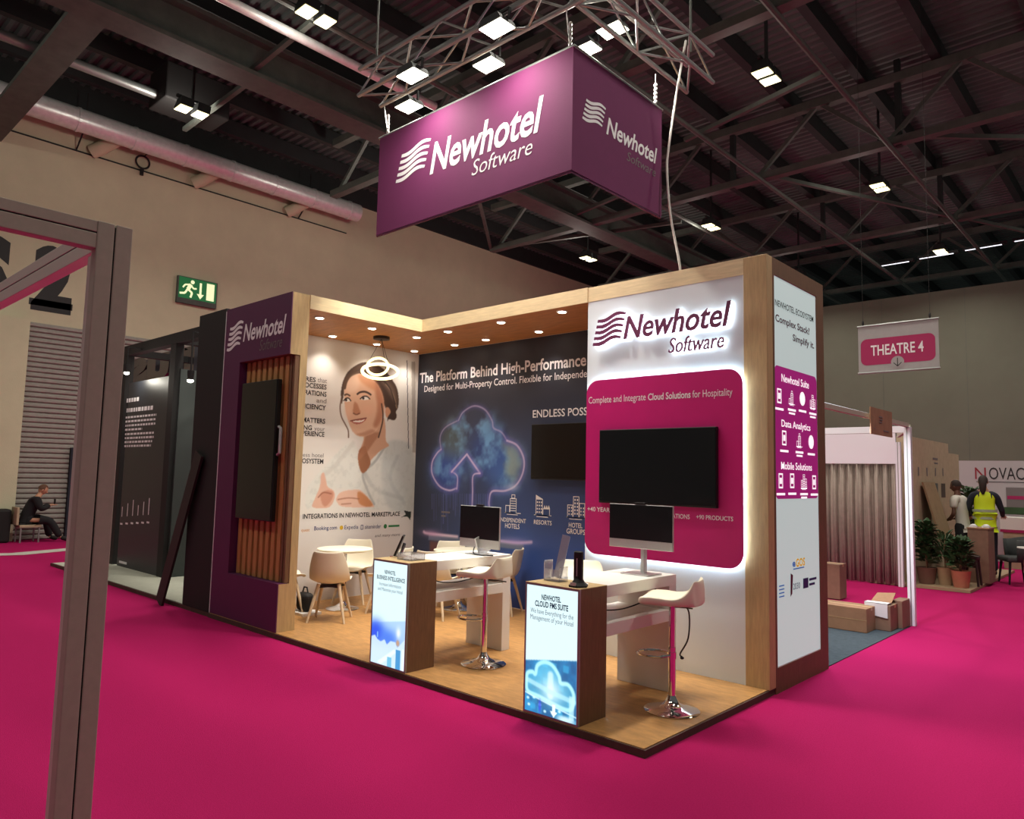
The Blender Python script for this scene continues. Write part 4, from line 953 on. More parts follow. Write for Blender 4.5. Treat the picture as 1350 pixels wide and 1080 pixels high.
    if kind == 1:
        L_(b, 'NEWHOTEL', .33, .66, .885, .032, bold=.02); L_(b, 'BUSINESS INTELLIGENCE', .1, .94, .825, .034, bold=.02)
        L_(b2, 'Increase Information', .18, .84, .765, .03); L_(b2, 'and Maximize your Hotel', .14, .88, .715, .03)
    else:
        L_(b, 'NEWHOTEL', .3, .68, .895, .036, bold=.03); L_(b, 'CLOUD PMS SUITE', .17, .82, .838, .038, bold=.03)
        L_(b2, 'We have Everything for the', .08, .92, .78, .034); L_(b2, 'Management of your Hotel', .08, .92, .728, .034)
    b.build('lightbox_heading', mat('navy_lit_ink', rgb(24, 62, 96), .6, emit=.15), o, fix=False); b2.build('lightbox_caption', mat('grey_lit_ink', rgb(110, 140, 160), .6, emit=.2), o, fix=False)
    y2 = 1.312
    box('desk_top', m_white, o, x0, x1, yd, y2, z1 - .085, z1, bevel=.002)
    box('desk_shelf', m_white, o, x0, x1, yd, y2 - .11, .615, .705, bevel=.002)
    box('desk_leg', m_white, o, x0, x1, y2 - .11, y2, PH, z1 - .085, bevel=.002)
    return o
counter(-2.852, 'white desk counter with lit business intelligence panel on its wood pedestal', 1)
counter(-.999, 'white desk counter with lit cloud suite panel on its wood pedestal, at the platform corner', 2)
ZD = .979
# monitors
def monitor(label, cx, y, z0, z1, w, chin, kind):
    o = thing('desktop_monitor', label, 'monitor', (cx, y, ZD))
    box('case', m_silver, o, cx - w / 2, cx + w / 2, y, y + .02, z0, z1, bevel=.004)
    box('screen_glass', m_screen, o, cx - w / 2 + .004, cx + w / 2 - .004, y - .003, y + .001, z0 + chin, z1 - .004)
    if kind == 1:
        b = B(); b.bar((cx, y + .09, ZD + .008), (cx, y + .02, z0 + .12), .16, .012, (1, 0, 0)); b.build('stand_neck', m_silver, o)
        box('stand_base', m_silver, o, cx - .13, cx + .13, y - .06, y + .14, ZD, ZD + .01, bevel=.003)
    else:
        b = B(); b.bar((cx, y + .06, ZD + .008), (cx, y + .06, z0 + .15), .05, .03, (1, 0, 0)); b.box(cx - .04, cx + .04, y + .02, y + .06, z0 + .08, z0 + .16); b.build('stand_neck', m_silver, o)
        box('stand_base', m_silver, o, cx - .13, cx + .13, y - .09, y + .13, ZD, ZD + .01, bevel=.003)
    box('webcam', m_bezel, o, cx - .05, cx + .05, y - .005, y + .02, z1, z1 + .018, bevel=.004)
    return o
monitor('silver desktop monitor on the counter with the business intelligence panel', -2.52, 1.02, 1.045, 1.452, .55, .085, 1)
monitor('silver desktop monitor on a tall foot, on the corner counter before the fuchsia board', -.69, 1.06, 1.185, 1.545, .61, .07, 2)
b = B(); b.tube(spline([(-2.6, 1.05, ZD + .09), (-2.52, .95, ZD + .02), (-2.4, .93, ZD + .012), (-2.3, 1.0, ZD + .012)], 6, False), .006, 6); tag(b.build('cable', m_cabled), 'thin black cable lying on the desk in front of the left monitor', 'cable')
for x, lb in ((-2.6, 'black cable hanging under the desk with the business intelligence panel'), (-.75, 'black cable hanging in the open shelf of the corner counter')):
    b = B(); b.tube(spline([(x - .02, .55, .76), (x + .05, .6, .745), (x + .12, .75, .75), (x + .18, .95, .80), (x + .2, 1.1, .892)], 6, False), .005, 6); tag(b.build('cable', m_cabled), lb, 'cable')
# things on the pedestals
ZTp = ZD + .004
o = thing('tablet_stand', 'dark tablet tilted on a small stand on the left pedestal', 'tablet', (-2.80, .19, ZTp))
b = B(); b.bar((-2.79, .2, ZTp + .02), (-2.735, .25, ZTp + .2), .018, .15, (.7, -.7, 0)); b.build('tablet', m_bezel, o)
b = B(); b.bar((-2.76, .24, ZTp + .01), (-2.73, .26, ZTp + .13), .012, .03); b.box(-2.83, -2.74, .17, .25, ZTp, ZTp + .012); b.build('stand_foot', m_chrome, o)
def tray(x0, x1, y0, y1, h, label):
    b = B(); t = .004; z = ZTp
    b.box(x0, x1, y0, y1, z, z + t); b.box(x0, x0 + t, y0, y1, z + t, z + h); b.box(x1 - t, x1, y0, y1, z + t, z + h); b.box(x0 + t, x1 - t, y0, y0 + t, z + t, z + h * .8); b.box(x0 + t, x1 - t, y1 - t, y1, z + t, z + h)
    return tag(b.build('acrylic_tray', m_acr), label, 'tray')
tray(-2.66, -2.46, .12, .28, .06, 'shallow clear acrylic tray on the left pedestal')
box('card_stack', m_tape, None, -2.60, -2.52, .15, .2, ZTp + .004, ZTp + .016); o = bpy.data.objects['card_stack']; tag(o, 'white cards lying in the shallow acrylic tray', 'cards')
o = thing('leaflet_holder', 'clear acrylic leaflet holder with a tall back strip on the corner pedestal', 'leaflet holder', (-.88, .2, ZTp))
b = B(); t = .004; z = ZTp; x0, x1, y0, y1, h = -.95, -.80, .15, .25, .11
b.box(x0, x1, y0, y1, z, z + t); b.box(x0, x0 + t, y0, y1, z + t, z + h + .04); b.box(x1 - t, x1, y0, y1, z + t, z + h); b.box(x0 + t, x1 - t, y0, y0 + t, z + t, z + h * .8); b.build('holder_box', m_acr, o)
b = B(); b.bar((-.885, .23, z + .02), (-.835, .27, z + .335), .075, .004, (0, -1, .2)); b.build('back_strip', mat('frosted_acrylic', rgb(170, 168, 190), .3, alpha=.75), o)
o = thing('card_terminal', 'black upright card terminal on a flared base on the corner pedestal', 'card terminal', (-.585, .1, ZTp))
B().box(-.621, -.551, .08, .118, ZTp + .045, ZTp + .25).build('handset', m_bezel, o, bevel=.012, seg=3)
b = B(); b.lathe([(.072, 0), (.075, .012), (.05, .03), (.032, .06), (.03, .075)], (-.586, .1, ZTp), 6); b.build('flared_base', m_black, o)
box('front_strip', m_silver, o, -.590, -.582, .0785, .0805, ZTp + .075, ZTp + .2)
b = B(); b.box(-.61, -.562, .035, .042, ZTp + .012, ZTp + .034); b.build('front_plate', m_silver, o)
b = B(); b.lathe([(.06, 0), (.06, .003)], (-.66, .22, ZTp), 24); tag(b.build('paper_coaster', m_tape), 'small white paper lying on the corner pedestal behind the terminal', 'paper')

# ------------------------------------------------------------------ bar stools
def make_stool(label):
    o = thing('bar_stool', label, 'bar stool', (0, 0, 0), 'cream bar stools')
    # seat faces -X (back rest at +X), local origin on the floor
    prof = [(-.225, .81), (-.20, .835), (-.10, .842), (.0, .832), (.08, .84), (.14, .875), (.185, .93), (.212, .975), (.228, .97)]
    b = B(); N = 12; top = []; bot = []
    for i, (x, z) in enumerate(prof):
        f = i / (len(prof) - 1); w = .205 + .012 * math.sin(f * math.pi) - (.05 if i == 0 else 0) - (.05 if i == len(prof) - 1 else 0) - (.02 if i == len(prof) - 2 else 0)
        ra, rb = [], []
        for k in range(N + 1):
            s = -1 + 2 * k / N; curl = abs(s) ** 3; xx = x - .07 * curl * max(0, f - .4)
            ra.append(b.bm.verts.new((xx, s * w, z + .012 * curl * (1 - f)))); rb.append(b.bm.verts.new((xx + (.012 if i > 5 else 0), s * w * .97, .785 + .02 * max(0, f - .5))))
        top.append(ra); bot.append(rb)
    for a, c, a2, c2 in zip(top, top[1:], bot, bot[1:]):
        for k in range(N): b.bm.faces.new([a[k], a[k + 1], c[k + 1], c[k]]); b.bm.faces.new([a2[k + 1], a2[k], c2[k], c2[k + 1]])
        b.bm.faces.new([a[0], c[0], c2[0], a2[0]]); b.bm.faces.new([a[N], a2[N], c2[N], c[N]])
    for a, a2 in ((top[0], bot[0]), (top[-1], bot[-1])):
        for k in range(N): b.bm.faces.new([a[k], a2[k], a2[k + 1], a[k + 1]])
    s = b.build('seat', m_cushion, o, smooth=True)
    m2 = s.modifiers.new('round', 'SUBSURF'); m2.levels = 2; m2.render_levels = 2
    B().lathe([(.20, 0), (.205, .008), (.19, .018), (.12, .032), (.06, .055), (.036, .09), (.032, .11)], (0, 0, 0), 40).build('base', m_chrome, o, smooth=True)
    b = B(); b.tube([(0, 0, .1), (0, 0, .46)], .027, 20); b.tube([(0, 0, .46), (0, 0, .785)], .0215, 20); b.build('gas_column', m_chrome, o, smooth=True)
    b = B(); b.box(-.09, .09, -.08, .08, .775, .79); b.build('seat_plate', m_bezel, o)
    b = B(); b.tube([(.02, .02, .75), (.08, .12, .735), (.12, .19, .72)], .006, 6); b.build('lift_lever', m_cabled, o)
    b = B(); pts = [(-.01, .03, .40)] + [(-.13 + .13 * math.cos(t), .115 * math.sin(t), .40) for t in [math.radians(60 + 15 * k) for k in range(17)]] + [(-.01, -.03, .40)]
    b.tube(pts, .01, 8); b.tube([(0, 0, .375), (0, 0, .425)], .032, 16); b.build('footrest', m_chrome, o, smooth=True)
    return o
st = make_stool('cream bar stool beside the counter with the business intelligence panel'); st.location = (-2.12, .72, PH); st.rotation_euler = (0, 0, math.radians(18))
s2 = copy_tree(st); s2.location = (-.245, .81, PH); s2.rotation_euler = (0, 0, math.radians(20)); s2['label'] = 'cream bar stool at the corner of the platform beside the cloud suite counter'
s3 = copy_tree(st); s3.location = (-1.27, .98, PH); s3.rotation_euler = (0, 0, math.radians(120)); s3['label'] = 'cream bar stool behind the corner counter, only its back showing over the top'
b = B(); b.tube(spline([(-.2, .86, .84), (-.155, .9, .77), (-.16, .9, .58), (-.215, .88, .46), (-.2, .88, .44)], 6, False), .006, 6); b.ball((-.2, .88, .43), .016, .016, .01, 8)
tag(b.build('cable', m_cabled), 'dark cord hanging from the seat of the corner bar stool', 'cable')

# ------------------------------------------------------------------ shell chairs and round tables
def make_chair(label, grp='white shell chairs at the round tables'):
    o = thing('shell_chair', label, 'chair', (0, 0, 0), grp)       # faces -Y, back at +Y
    prof = [(-.235, .415, .185), (-.22, .435, .205), (-.12, .43, .225), (0, .42, .232), (.1, .425, .238), (.165, .455, .24), (.205, .52, .238), (.225, .60, .225), (.24, .69, .205), (.252, .76, .185), (.258, .795, .165)]
    b = B(); rows = []; N = 12
    for i, (y, z, w) in enumerate(prof):
        f = i / (len(prof) - 1); r = []
        for k in range(N + 1):
            s = -1 + 2 * k / N; c = abs(s) ** 2.5
            side = (1 - abs(f - .5) * 2)
            r.append(b.bm.verts.new((s * w, y - c * (.05 + .07 * side) * (f > .3) * min(1, (f - .3) * 4) if f > .3 else y, z + c * (.035 + .05 * side) * (1 - f) + (.012 * c if i == len(prof) - 1 else 0))))
        rows.append(r)
    for a, c in zip(rows, rows[1:]):
        for k in range(N): b.bm.faces.new([a[k], a[k + 1], c[k + 1], c[k]])
    s = b.build('shell', m_plastic, o, smooth=True)
    md = s.modifiers.new('thickness', 'SOLIDIFY'); md.thickness = .014; md.offset = -1; m2 = s.modifiers.new('round', 'SUBSURF'); m2.levels = 1; m2.render_levels = 2
    b = B(); b.lathe([(.17, .435), (.18, .447), (.165, .462), (.1, .468)], (0, -.03, 0), 24); b.build('seat_pad', m_cushion, o, smooth=True)
    for sx in (-1, 1):
        for sy in (-1, 1):
            b = B(); b.tube([(sx * .115, -.01 + sy * .11, .425), (sx * .165, -.01 + sy * .165, .2), (sx * .21, -.01 + sy * .21, 0)], [.021, .018, .0125], 10); b.build('leg', m_legwood, o, smooth=True)
    b = B(); b.bar((-.13, -.12, .385), (.13, .1, .385), .02); b.bar((.13, -.12, .385), (-.13, .1, .385), .02); b.box(-.1, .1, -.11, .09, .385, .41); b.build('under_frame', m_bezel, o)
    return o
def make_table(label):
    o = thing('round_table', label, 'table', (0, 0, 0), 'white round tables')
    B().lathe([(.10, .69), (.30, .715), (.335, .728), (.342, .738), (.338, .747), (.33, .75)], (0, 0, 0), 48).build('tabletop', m_plastic, o, smooth=True)
    B().tube([(0, 0, .05), (0, 0, .70)], .03, 20).build('column', m_chrome, o, smooth=True)
    B().lathe([(.20, 0), (.205, .008), (.19, .018), (.10, .035), (.045, .07), (.031, .1)], (0, 0, 0), 40).build('base', m_chrome, o, smooth=True)
    return o
tb = make_table('white round table in the alcove beneath the printed woman'); tb.location = (-5.2, 1.32, PH)
t2 = copy_tree(tb); t2.location = (-4.25, 2.42, PH); t2['label'] = 'white round table by the cloud wall, mostly hidden by the left desk and monitor'
def face(x, y, tx, ty): return math.atan2(ty - y, tx - x) + math.pi / 2
c0 = make_chair('shell chair nearest the plum wall, its brown-shaded back turned to the camera')
seats = [(-4.70, .80, -5.2, 1.32, None), (-5.52, 1.70, -4.9, .9, 'shell chair behind the first round table, backed against the woman wall'),
         (-4.63, 1.62, -5.3, 1.32, 'shell chair right of the first round table, seat edge beside the lit pedestal'),
         (-5.45, .62, -5.2, 1.32, 'shell chair tucked beside the plum wall end, only a white sliver visible'),
         (-4.05, 1.85, -4.35, 2.7, 'shell chair in front of the second round table, seen over the clear tray'),
         (-4.62, 2.62, -4.2, 2.3, 'shell chair behind the second round table, back showing left of the monitor foot'),
         (-3.72, 2.66, -4.25, 2.42, 'shell chair by the cloud wall whose leg shows right of the left desk')]
for x, y, tx, ty, lb in seats:
    c = c0 if lb is None else copy_tree(c0)
    c.location = (x, y, PH); c.rotation_euler = (0, 0, face(x, y, tx, ty))
    if lb: c['label'] = lb
o = thing('floor_bag', 'dark bag on a pale tray on the floor behind the plum wall end', 'bag', (-5.24, .8, PH))
b = B(); b.box(-5.36, -5.12, .74, .88, PH + .03, PH + .25); b.build('bag_body', m_black, o, bevel=.06, seg=4)
b = B(); b.tube([(-5.30, .81, PH + .24), (-5.27, .81, PH + .31), (-5.21, .81, PH + .31), (-5.18, .81, PH + .24)], .01, 6); b.build('handle', m_black, o)
box('tray', m_white, o, -5.42, -5.06, .68, .93, PH, PH + .03)

# ================================================================== NEIGHBOURING STANDS
# foreground aluminium frame post and beams
gx, gy, gz = .25, -3.358, 2.5
o = thing('shell_stand', 'taupe aluminium frame of the empty stand in the left foreground', 'stand frame', (gx, gy, 0))
b = B(); b.box(gx - .045, gx, gy - .050, gy - .002, 0, gz); b.box(gx - .045, gx, gy + .002, gy + .05, 0, gz); b.build('post', m_frame, o, bevel=.003)
box('post_groove', m_groove, o, gx - .042, gx - .003, gy - .0025, gy + .0025, 0, gz - .01)
b = B(); b.box(gx - .075, gx - .045, gy - .048, gy - .036, 0, gz - .1); b.box(gx - .075, gx - .045, gy - .03, gy - .018, 0, gz - .1); b.box(gx - .06, gx - .045, gy - .036, gy - .03, 0, gz - .1); b.build('post_channel', m_framein, o)
b = B(); b.box(gx - .045, gx - .002, gy - 3.0, gy - .05, gz - .036, gz - .002); b.box(gx - .045, gx - .002, gy - 3.0, gy - .05, gz - .086, gz - .040); b.build('beam', m_frame, o, bevel=.002)
box('beam_groove', m_groove, o, gx - .04, gx - .004, gy - 3.0, gy - .05, gz - .041, gz - .035)
b = B(); b.box(gx - 3.2, gx - .046, gy - .046, gy - .004, gz - .04, gz - .002); b.box(gx - 3.2, gx - .046, gy - .046, gy - .004, gz - .088, gz - .044); b.build('beam', m_framein, o, bevel=.002)
box('beam_groove', m_groove, o, gx - 3.2, gx - .046, gy - .044, gy - .006, gz - .045, gz - .039)

# black stand on the left
o = thing('stand_platform', 'pale platform floor of the black stand on the left', 'platform', (-9.2, 1.2, 0))
box('deck', mat('pale_deck', rgb(196, 196, 180), .6, noise=.06), o, -12.1, -6.05, .03, 2.4, .006, .05)
box('edge_strip', m_edge, o, -12.12, -6.05, .0, .03, 0, .048)
pl_ = thing('black_side_wall', 'tall black side wall standing against the plum end wall', 'wall panel', (-6.4, .1, .0))
box('panel', m_black, pl_, -6.76, -6.016, .0, .12, .05, 3.745, bevel=.004)
box('return_panel', m_black, pl_, -6.76, -6.64, .12, 2.3, .05, 3.745)
b = B(); b.bar((-7.2, -.10, .02), (-6.45, -.035, 1.95), .24, .03, (.1, 1, 0)); tag(b.build('leaning_board', mat('dark_board', rgb(34, 28, 26), .7)), 'narrow dark board leaning against the black side wall', 'board')
bt = thing('black_display_tower', 'black display tower with small white text on the left stand', 'display tower', (-10.3, 1.0, .05))
tx0, tx1, ty0, ty1 = -11.15, -9.45, .75, 1.15
box('front_panel', mat('blue_black_panel', rgb(34, 38, 46), .45), bt, tx0, tx1, ty0, ty0 + .03, .05, 3.25)
box('tower_body', mat('grey_green_side', rgb(58, 66, 64), .6), bt, tx1 - .06, tx1 + .28, ty0 + .06, ty0 + 1.1, .05, 3.35)
box('edge_profile', m_alu, bt, tx1 - .02, tx1 + .0, ty0 + .03, ty0 + .07, .05, 3.9)
PTb = Plane(1, ty0); b = B()
rs = random.Random(3)
def words(b, y, xa, xb, h):                        # rows of print far too small to read: broken dashes
    u, v = PTb.uv(xa, y); e, _ = PTb.uv(xb, y)
    while u < e:
        w = min(rs.uniform(.05, .13), e - u); frect(b, PTb, u, u + w, v, v + h, .003); u += w + .03
for y, xa, xb, h in ((531, 167, 183, .07), (544, 167, 202, .07)): words(b, y, xa, xb, h)
for i, xb in enumerate((206, 205, 205, 188)): words(b, 552 + i * 5.4, 166 - i * .3, xb - i * .2, .035)
for i, xb in enumerate((203, 202.5, 201.5, 199)): words(b, 574 + i * 5.2, 165 - i * .3, xb, .035)
for k in range(6):
    u, v = PTb.uv(161 + k * 7, 672 - k * .6); frect(b, PTb, u, u + .03, v - .12, v + .05 + .05 * (k % 3), .003); frect(b, PTb, u - .04, u + .07, v - .26, v - .23, .003)
u, v = PTb.uv(157, 742); frect(b, PTb, u, u + .35, v, v + .04, .003)
b.build('panel_text', m_ink, bt, fix=False)
fr = thing('black_header_frame', 'black square-tube header frame over the left stand with raised letters', 'header frame', (-9.5, 1.0, 3.4))
b = B(); b.box(-11.55, -6.76, .72, .86, 3.76, 3.93); b.build('beam', m_black, fr)
b = B(); b.box(-13.0, -6.76, 2.0, 2.14, 3.78, 3.95); b.build('beam', m_black, fr)
for x, y in ((-9.42, .73), (-11.5, .73)): box('post', m_black, fr, x, x + .2, y, y + .13, .05, 3.93)
b = B(); b.box(-9.4, -9.25, .86, 2.0, 3.78, 3.9); b.box(-11.5, -11.38, .86, 2.0, 3.78, 3.9); b.build('beam', m_black, fr)
b = B(); b.box(-13, -6.8, 2.0, 2.1, 3.44, 3.5); b.build('beam', m_black, fr)
PLt = Plane(1, 1.98)
b = B(); vs_u = PLt.uv(178, 503); ve = PLt.uv(263, 510); vt = PLt.uv(190, 474)
letter(b, PLt, 'nus', PLt.uv(178, 503)[0], PLt.uv(262, 508)[0], PLt.uv(190, 506)[1] + .06, .66, n=.0, bold=.05, depth=.12, flip=True); b.build('raised_letters', mat('dark_chrome_letter', rgb(96, 92, 98), .22, metal=.7), fr, fix=False)
def spotlamp(x, y, z, lb, p):
    o = thing('spotlight', lb, 'spotlight', (x, y, z), 'spotlights on the black stand')
    B().lathe([(.04, 0), (.05, .1), (.05, .14)], (x, y, z), 14).build('lamp_body', m_black, o, smooth=True)
    B().ball((x, y, z - .01), .045, .045, .03, 12).build('lamp_face', m_lampw, o, smooth=True)
    b = B(); b.bar((x, y, z + .13), (x, y, 3.80), .02); b.bar((x, y, 3.80), (x, .73, 3.80), .02); b.build('stem', m_black, o)
    l = bpy.data.lights.new('spot_lamp', 'POINT'); l.energy = p; l.shadow_soft_size = .05; l.color = (1, .95, .82)
    lo = bpy.data.objects.new('spot_lamp', l); COL.objects.link(lo); lo.parent = o; lo.location = (0, 0, -.1)
q = on(251, 501, 1, .55); spotlamp(q.x, .55, q.z, 'bright spotlight under the header beside the black side wall', 14)
q = on(167, 491, 1, .5); spotlamp(q.x, .5, q.z, 'small spotlight at the left edge of the black tower, by the frame post', 10)
box('standing_screen', m_navy, None, XW_HALL + .06, XW_HALL + .16, 1.72, 2.05, 0, 2.2); tag(bpy.data.objects['standing_screen'], 'dark narrow panel standing against the grey shutter', 'panel')
box('dark_case', m_black, None, -17.3, -16.9, .20, .5, 0, .75, bevel=.05); tag(bpy.data.objects['dark_case'], 'dark bag standing on the floor beside the seated person', 'bag')
box('standing_screen', m_navy, None, XW_HALL + .06, XW_HALL + .18, 3.9, 4.7, 0, 2.3); tag(bpy.data.objects['standing_screen.001'], 'dark panel in the gap right of the black tower against the shutter', 'panel')

# ------------------------------------------------------------------ stand behind the tower, right
o = thing('shell_stand', 'white aluminium shell stand frame behind the tower', 'stand frame', (.03, 6.2, 0))
def post(x, y, h=2.5, w=.08):
    b = B(); b.box(x - w / 2, x + w / 2, y - w / 2, y + w / 2, 0, h)
    o_ = b.build('post', m_whiteframe, o, bevel=.004)
    B().box(x + w / 2 - .002, x + w / 2 + .001, y - .006, y + .006, 0, h).build('groove', m_alu, o_)
    B().box(x - .006, x + .006, y - w / 2 - .001, y - w / 2 + .002, 0, h).build('groove', m_alu, o_)
post(.03, 6.2); post(-1.06, 9.9); post(-3.2, 9.9)
def beam(a, c, w=.05, h=.1, m=None): B().bar(a, c, w, h).build('beam', m or m_whiteframe, o)
beam((-3.5, 6.2, 2.47), (-.01, 6.2, 2.47), h=.085); beam((.03, 3.2, 2.52), (.03, 6.16, 2.52), .05, .05, m_frame); beam((.03, 6.24, 2.49), (-1.04, 9.86, 2.62), .05, .08, m_frame)
beam((.03, 3.2, 2.545), (-.03, 5.3, 2.56), .02, .015, m_glow)
l = bpy.data.lights.new('tube_lamp', 'AREA'); l.shape = 'RECTANGLE'; l.size = .05; l.size_y = 2.0; l.energy = 60; l.color = (.86, .92, 1.0)  # area light added along the beam to brighten the white frame
lo = bpy.data.objects.new('tube_lamp', l); COL.objects.link(lo); lo.parent = o; lo.location = V((-.06, 4.3, 2.44)) - wloc(o)
box('fascia_board', m_whiteframe, o, -3.2, -1.1, 9.88, 9.92, 2.12, 2.66)
l = None
b = B(); N = 160; rows = []
for z in (.02, 1.0, 2.14):
    r = []
    for k in range(N + 1):
        x = -3.2 + 2.1 * k / N
        r.append(b.bm.verts.new((x, 9.95 + .045 * math.sin(k * .55 + .4 * math.sin(k * .13)) + .02 * math.sin(k * 1.7), z)))
    rows.append(r)
for a, c in zip(rows, rows[1:]):
    for k in range(N): b.bm.faces.new([a[k], a[k + 1], c[k + 1], c[k]])
cu = b.build('curtain', m_curtain, None, smooth=True); tag(cu, 'grey beige pleated curtain hanging behind the cardboard boxes', 'curtain'); md = cu.modifiers.new('thickness', 'SOLIDIFY'); md.thickness = .006
b = B(); b.prism([(-3.0, 3.2, .003), (.03, 3.2, .003), (.03, 6.1, .003), (-3.0, 6.1, .003)], (0, 0, .006)); tag(b.build('floor_mat', m_greycarpet), 'dark grey carpet under the cardboard boxes behind the tower', 'floor covering')
b = B(); a, c = V((.10, 4.45, 2.46)), V((.10, 5.25, 2.46)); b.bar(a, c, .012, .30, (0, .0, 1)); sg = b.build('card_sign', m_card, None); tag(sg, 'brown cardboard sheet hung on the white stand frame', 'cardboard sign')
PCs = Plane(0, .106); b = B()
for u, v, w in ((4.75, 2.51, .12), (4.75, 2.48, .12), (4.75, 2.45, .1), (4.9, 2.36, .2), (4.55, 2.37, .04)): frect(b, PCs, u, u + w, v, v + .015, .003)
b.build('printed_marks', m_greyink, sg, fix=False)
def carton(label, x0, x1, y0, y1, h, m=m_card, rot=0, tape=True, z0=.01):
    o = thing('cardboard_box', label, 'box', ((x0 + x1) / 2, (y0 + y1) / 2, z0), 'cardboard boxes')
    B().box(x0, x1, y0, y1, z0, z0 + h).build('carton', m, o, bevel=.006)
    if tape: box('tape', mat('brown_tape', rgb(176, 144, 104), .4), o, x0 - .001, x1 + .001, (y0 + y1) / 2 - .03, (y0 + y1) / 2 + .03, z0 + h - .04, z0 + h + .001)
    return o
o = carton('long brown cardboard box nearest the tower, lying flat', -1.15, -.2, 5.17, 5.55, .28)
box('edge_seam', mat('brown_tape', (1, 1, 1)), o, -1.151, -.199, 5.168, 5.171, .15, .156)
o = carton('square brown cardboard box with a white label over its edge', -.30, -.03, 5.50, 5.88, .30, m_card2)
b = B(); b.prism([(-.32, 5.488, .33), (-.06, 5.488, .33), (-.06, 5.488, .16), (-.31, 5.488, .19)], (0, .006, 0)); b.box(-.32, -.06, 5.488, 5.62, .325, .331); b.build('white_label', m_tape, o)
b = B(); b.prism([(-.28, 5.62, .325), (-.05, 5.62, .325), (-.06, 5.84, .42), (-.27, 5.84, .40)], (0, 0, .008)); b.build('open_flap', m_card, o)
o = carton('flat brown carton standing on edge against the white post', -.10, .02, 5.80, 6.14, .33, m_card2, tape=False)
o = carton('taller brown carton standing behind the long box', -1.75, -1.28, 7.5, 7.8, .52, m_card2)

# ------------------------------------------------------------------ theatre sign
ty = 9.0; a = on(1131, 431, 1, ty); c = on(1238, 487, 1, ty); sx0, sx1, sz0, sz1 = a.x, -.186, 3.635, 4.443
o = thing('hanging_sign', 'hanging white sign with magenta lozenge reading THEATRE 4', 'sign', ((sx0 + sx1) / 2, ty, sz0))
box('sign_sheet', mat('sign_grey_white', rgb(158, 158, 156), .6, noise=.05), o, sx0, sx1, ty, ty + .012, sz0, sz1)
b = B(); b.tube([(sx0 - .01, ty + .006, sz1), (sx1 + .01, ty + .006, sz1)], .018); b.tube([(sx0 - .01, ty + .006, sz0), (sx1 + .01, ty + .006, sz0)], .018); b.build('sign_rail', m_alu, o)
PH_ = Plane(1, ty); b = B(); b.face(rrect(PH_, sx0 + .04, sx1 - .05, sz0 + .13, sz0 + .58, .1, .002)); b.build('lozenge', m_magsign, o)
b = B(); letter(b, PH_, 'THEATRE 4', sx0 + .2, sx1 - .22, sz0 + .29, .17, n=.005, bold=.015); b.build('sign_text', m_ink, o, fix=False)
b = B(); cx_, cz_ = (sx0 + sx1) / 2, sz0 + .15
flat(b, PH_, [(cx_ + .1 * math.cos(t), cz_ + .1 * math.sin(t)) for t in [i * math.pi / 12 for i in range(24)]], .004); b.build('arrow_disc', mat('sign_grey_white', (1, 1, 1)), o)
b = B(); stick(b, PH_, [(cx_, cz_ + .07), (cx_, cz_ - .07)], .012, .006); stick(b, PH_, [(cx_ - .06, cz_ - .01), (cx_, cz_ - .07)], .012, .006); stick(b, PH_, [(cx_ + .06, cz_ - .01), (cx_, cz_ - .07)], .012, .006); b.build('arrow', m_inkblack, o, fix=False)
b = B()
for x in (sx0 + .08, sx1 - .12): b.tube([(x, ty + .006, sz1), (x, ty + .006, Z_DECK + .01)], .003, 6); b.ball((x, ty + .006, sz1 + .06), .02, .02, .05, 8)
b.build('hanging_wire', m_black, o)

# ------------------------------------------------------------------ plant stand with display wall
o = thing('stand_platform', 'beige low platform with plants and display boards at the right', 'platform', (-.6, 11, 0))
box('deck', mat('beige_deck', rgb(150, 126, 98), .7, noise=.1), o, -1.6, -.05, 9.98, 14.2, .005, .05)
dw = thing('beige_display_wall', 'tall beige display wall with small printed squares at the right', 'display wall', (-1.1, 12, .05))
box('board', m_beige, dw, -1.18, -1.0, 10.25, 13.32, .05, 2.63); box('board', m_beige, dw, -1.14, -1.0, 13.32, 14.25, .05, 2.44)
PD = Plane(0, -1.0); b = B()
for u, v in ((10.9, 2.0), (11.5, 2.0), (12.15, 2.01), (12.75, 2.02)): frect(b, PD, u, u + .08, v - .07, v + .09, .003)
frect(b, PD, 12.0, 12.4, 2.26, 2.3, .003); frect(b, PD, 12.1, 12.4, 2.18, 2.21, .003)
b.build('printed_marks', m_greyink, dw, fix=False)
b = B(); frect(b, PD, 12.0, 12.35, 1.52, 1.8, .003); b.build('picture_square', mat('slate_print', rgb(84, 92, 88), .6), dw, fix=False)
b = B(); frect(b, PD, 12.6, 12.95, 1.52, 1.8, .003); b.build('picture_square', mat('brown_print', rgb(70, 58, 44), .6), dw, fix=False)
b = B(); N = 12
prof = [(-.97 + .55 * (1 - k / N) ** 1.0 * .75, .05 + 1.76 * k / N) for k in range(N + 1)]
v1 = [b.bm.verts.new((x, 11.0 + .2 * (1 - z / 1.8), z)) for x, z in prof]; v2 = [b.bm.verts.new((x, 11.85 + .2 * (1 - z / 1.8), z)) for x, z in prof]
for k in range(N): b.bm.faces.new([v1[k], v2[k], v2[k + 1], v1[k + 1]])
lb_ = b.build('leaning_sheet', m_tan, None); tag(lb_, 'tan sheet leaning against the beige display wall behind the plants', 'board'); md = lb_.modifiers.new('thickness', 'SOLIDIFY'); md.thickness = .03
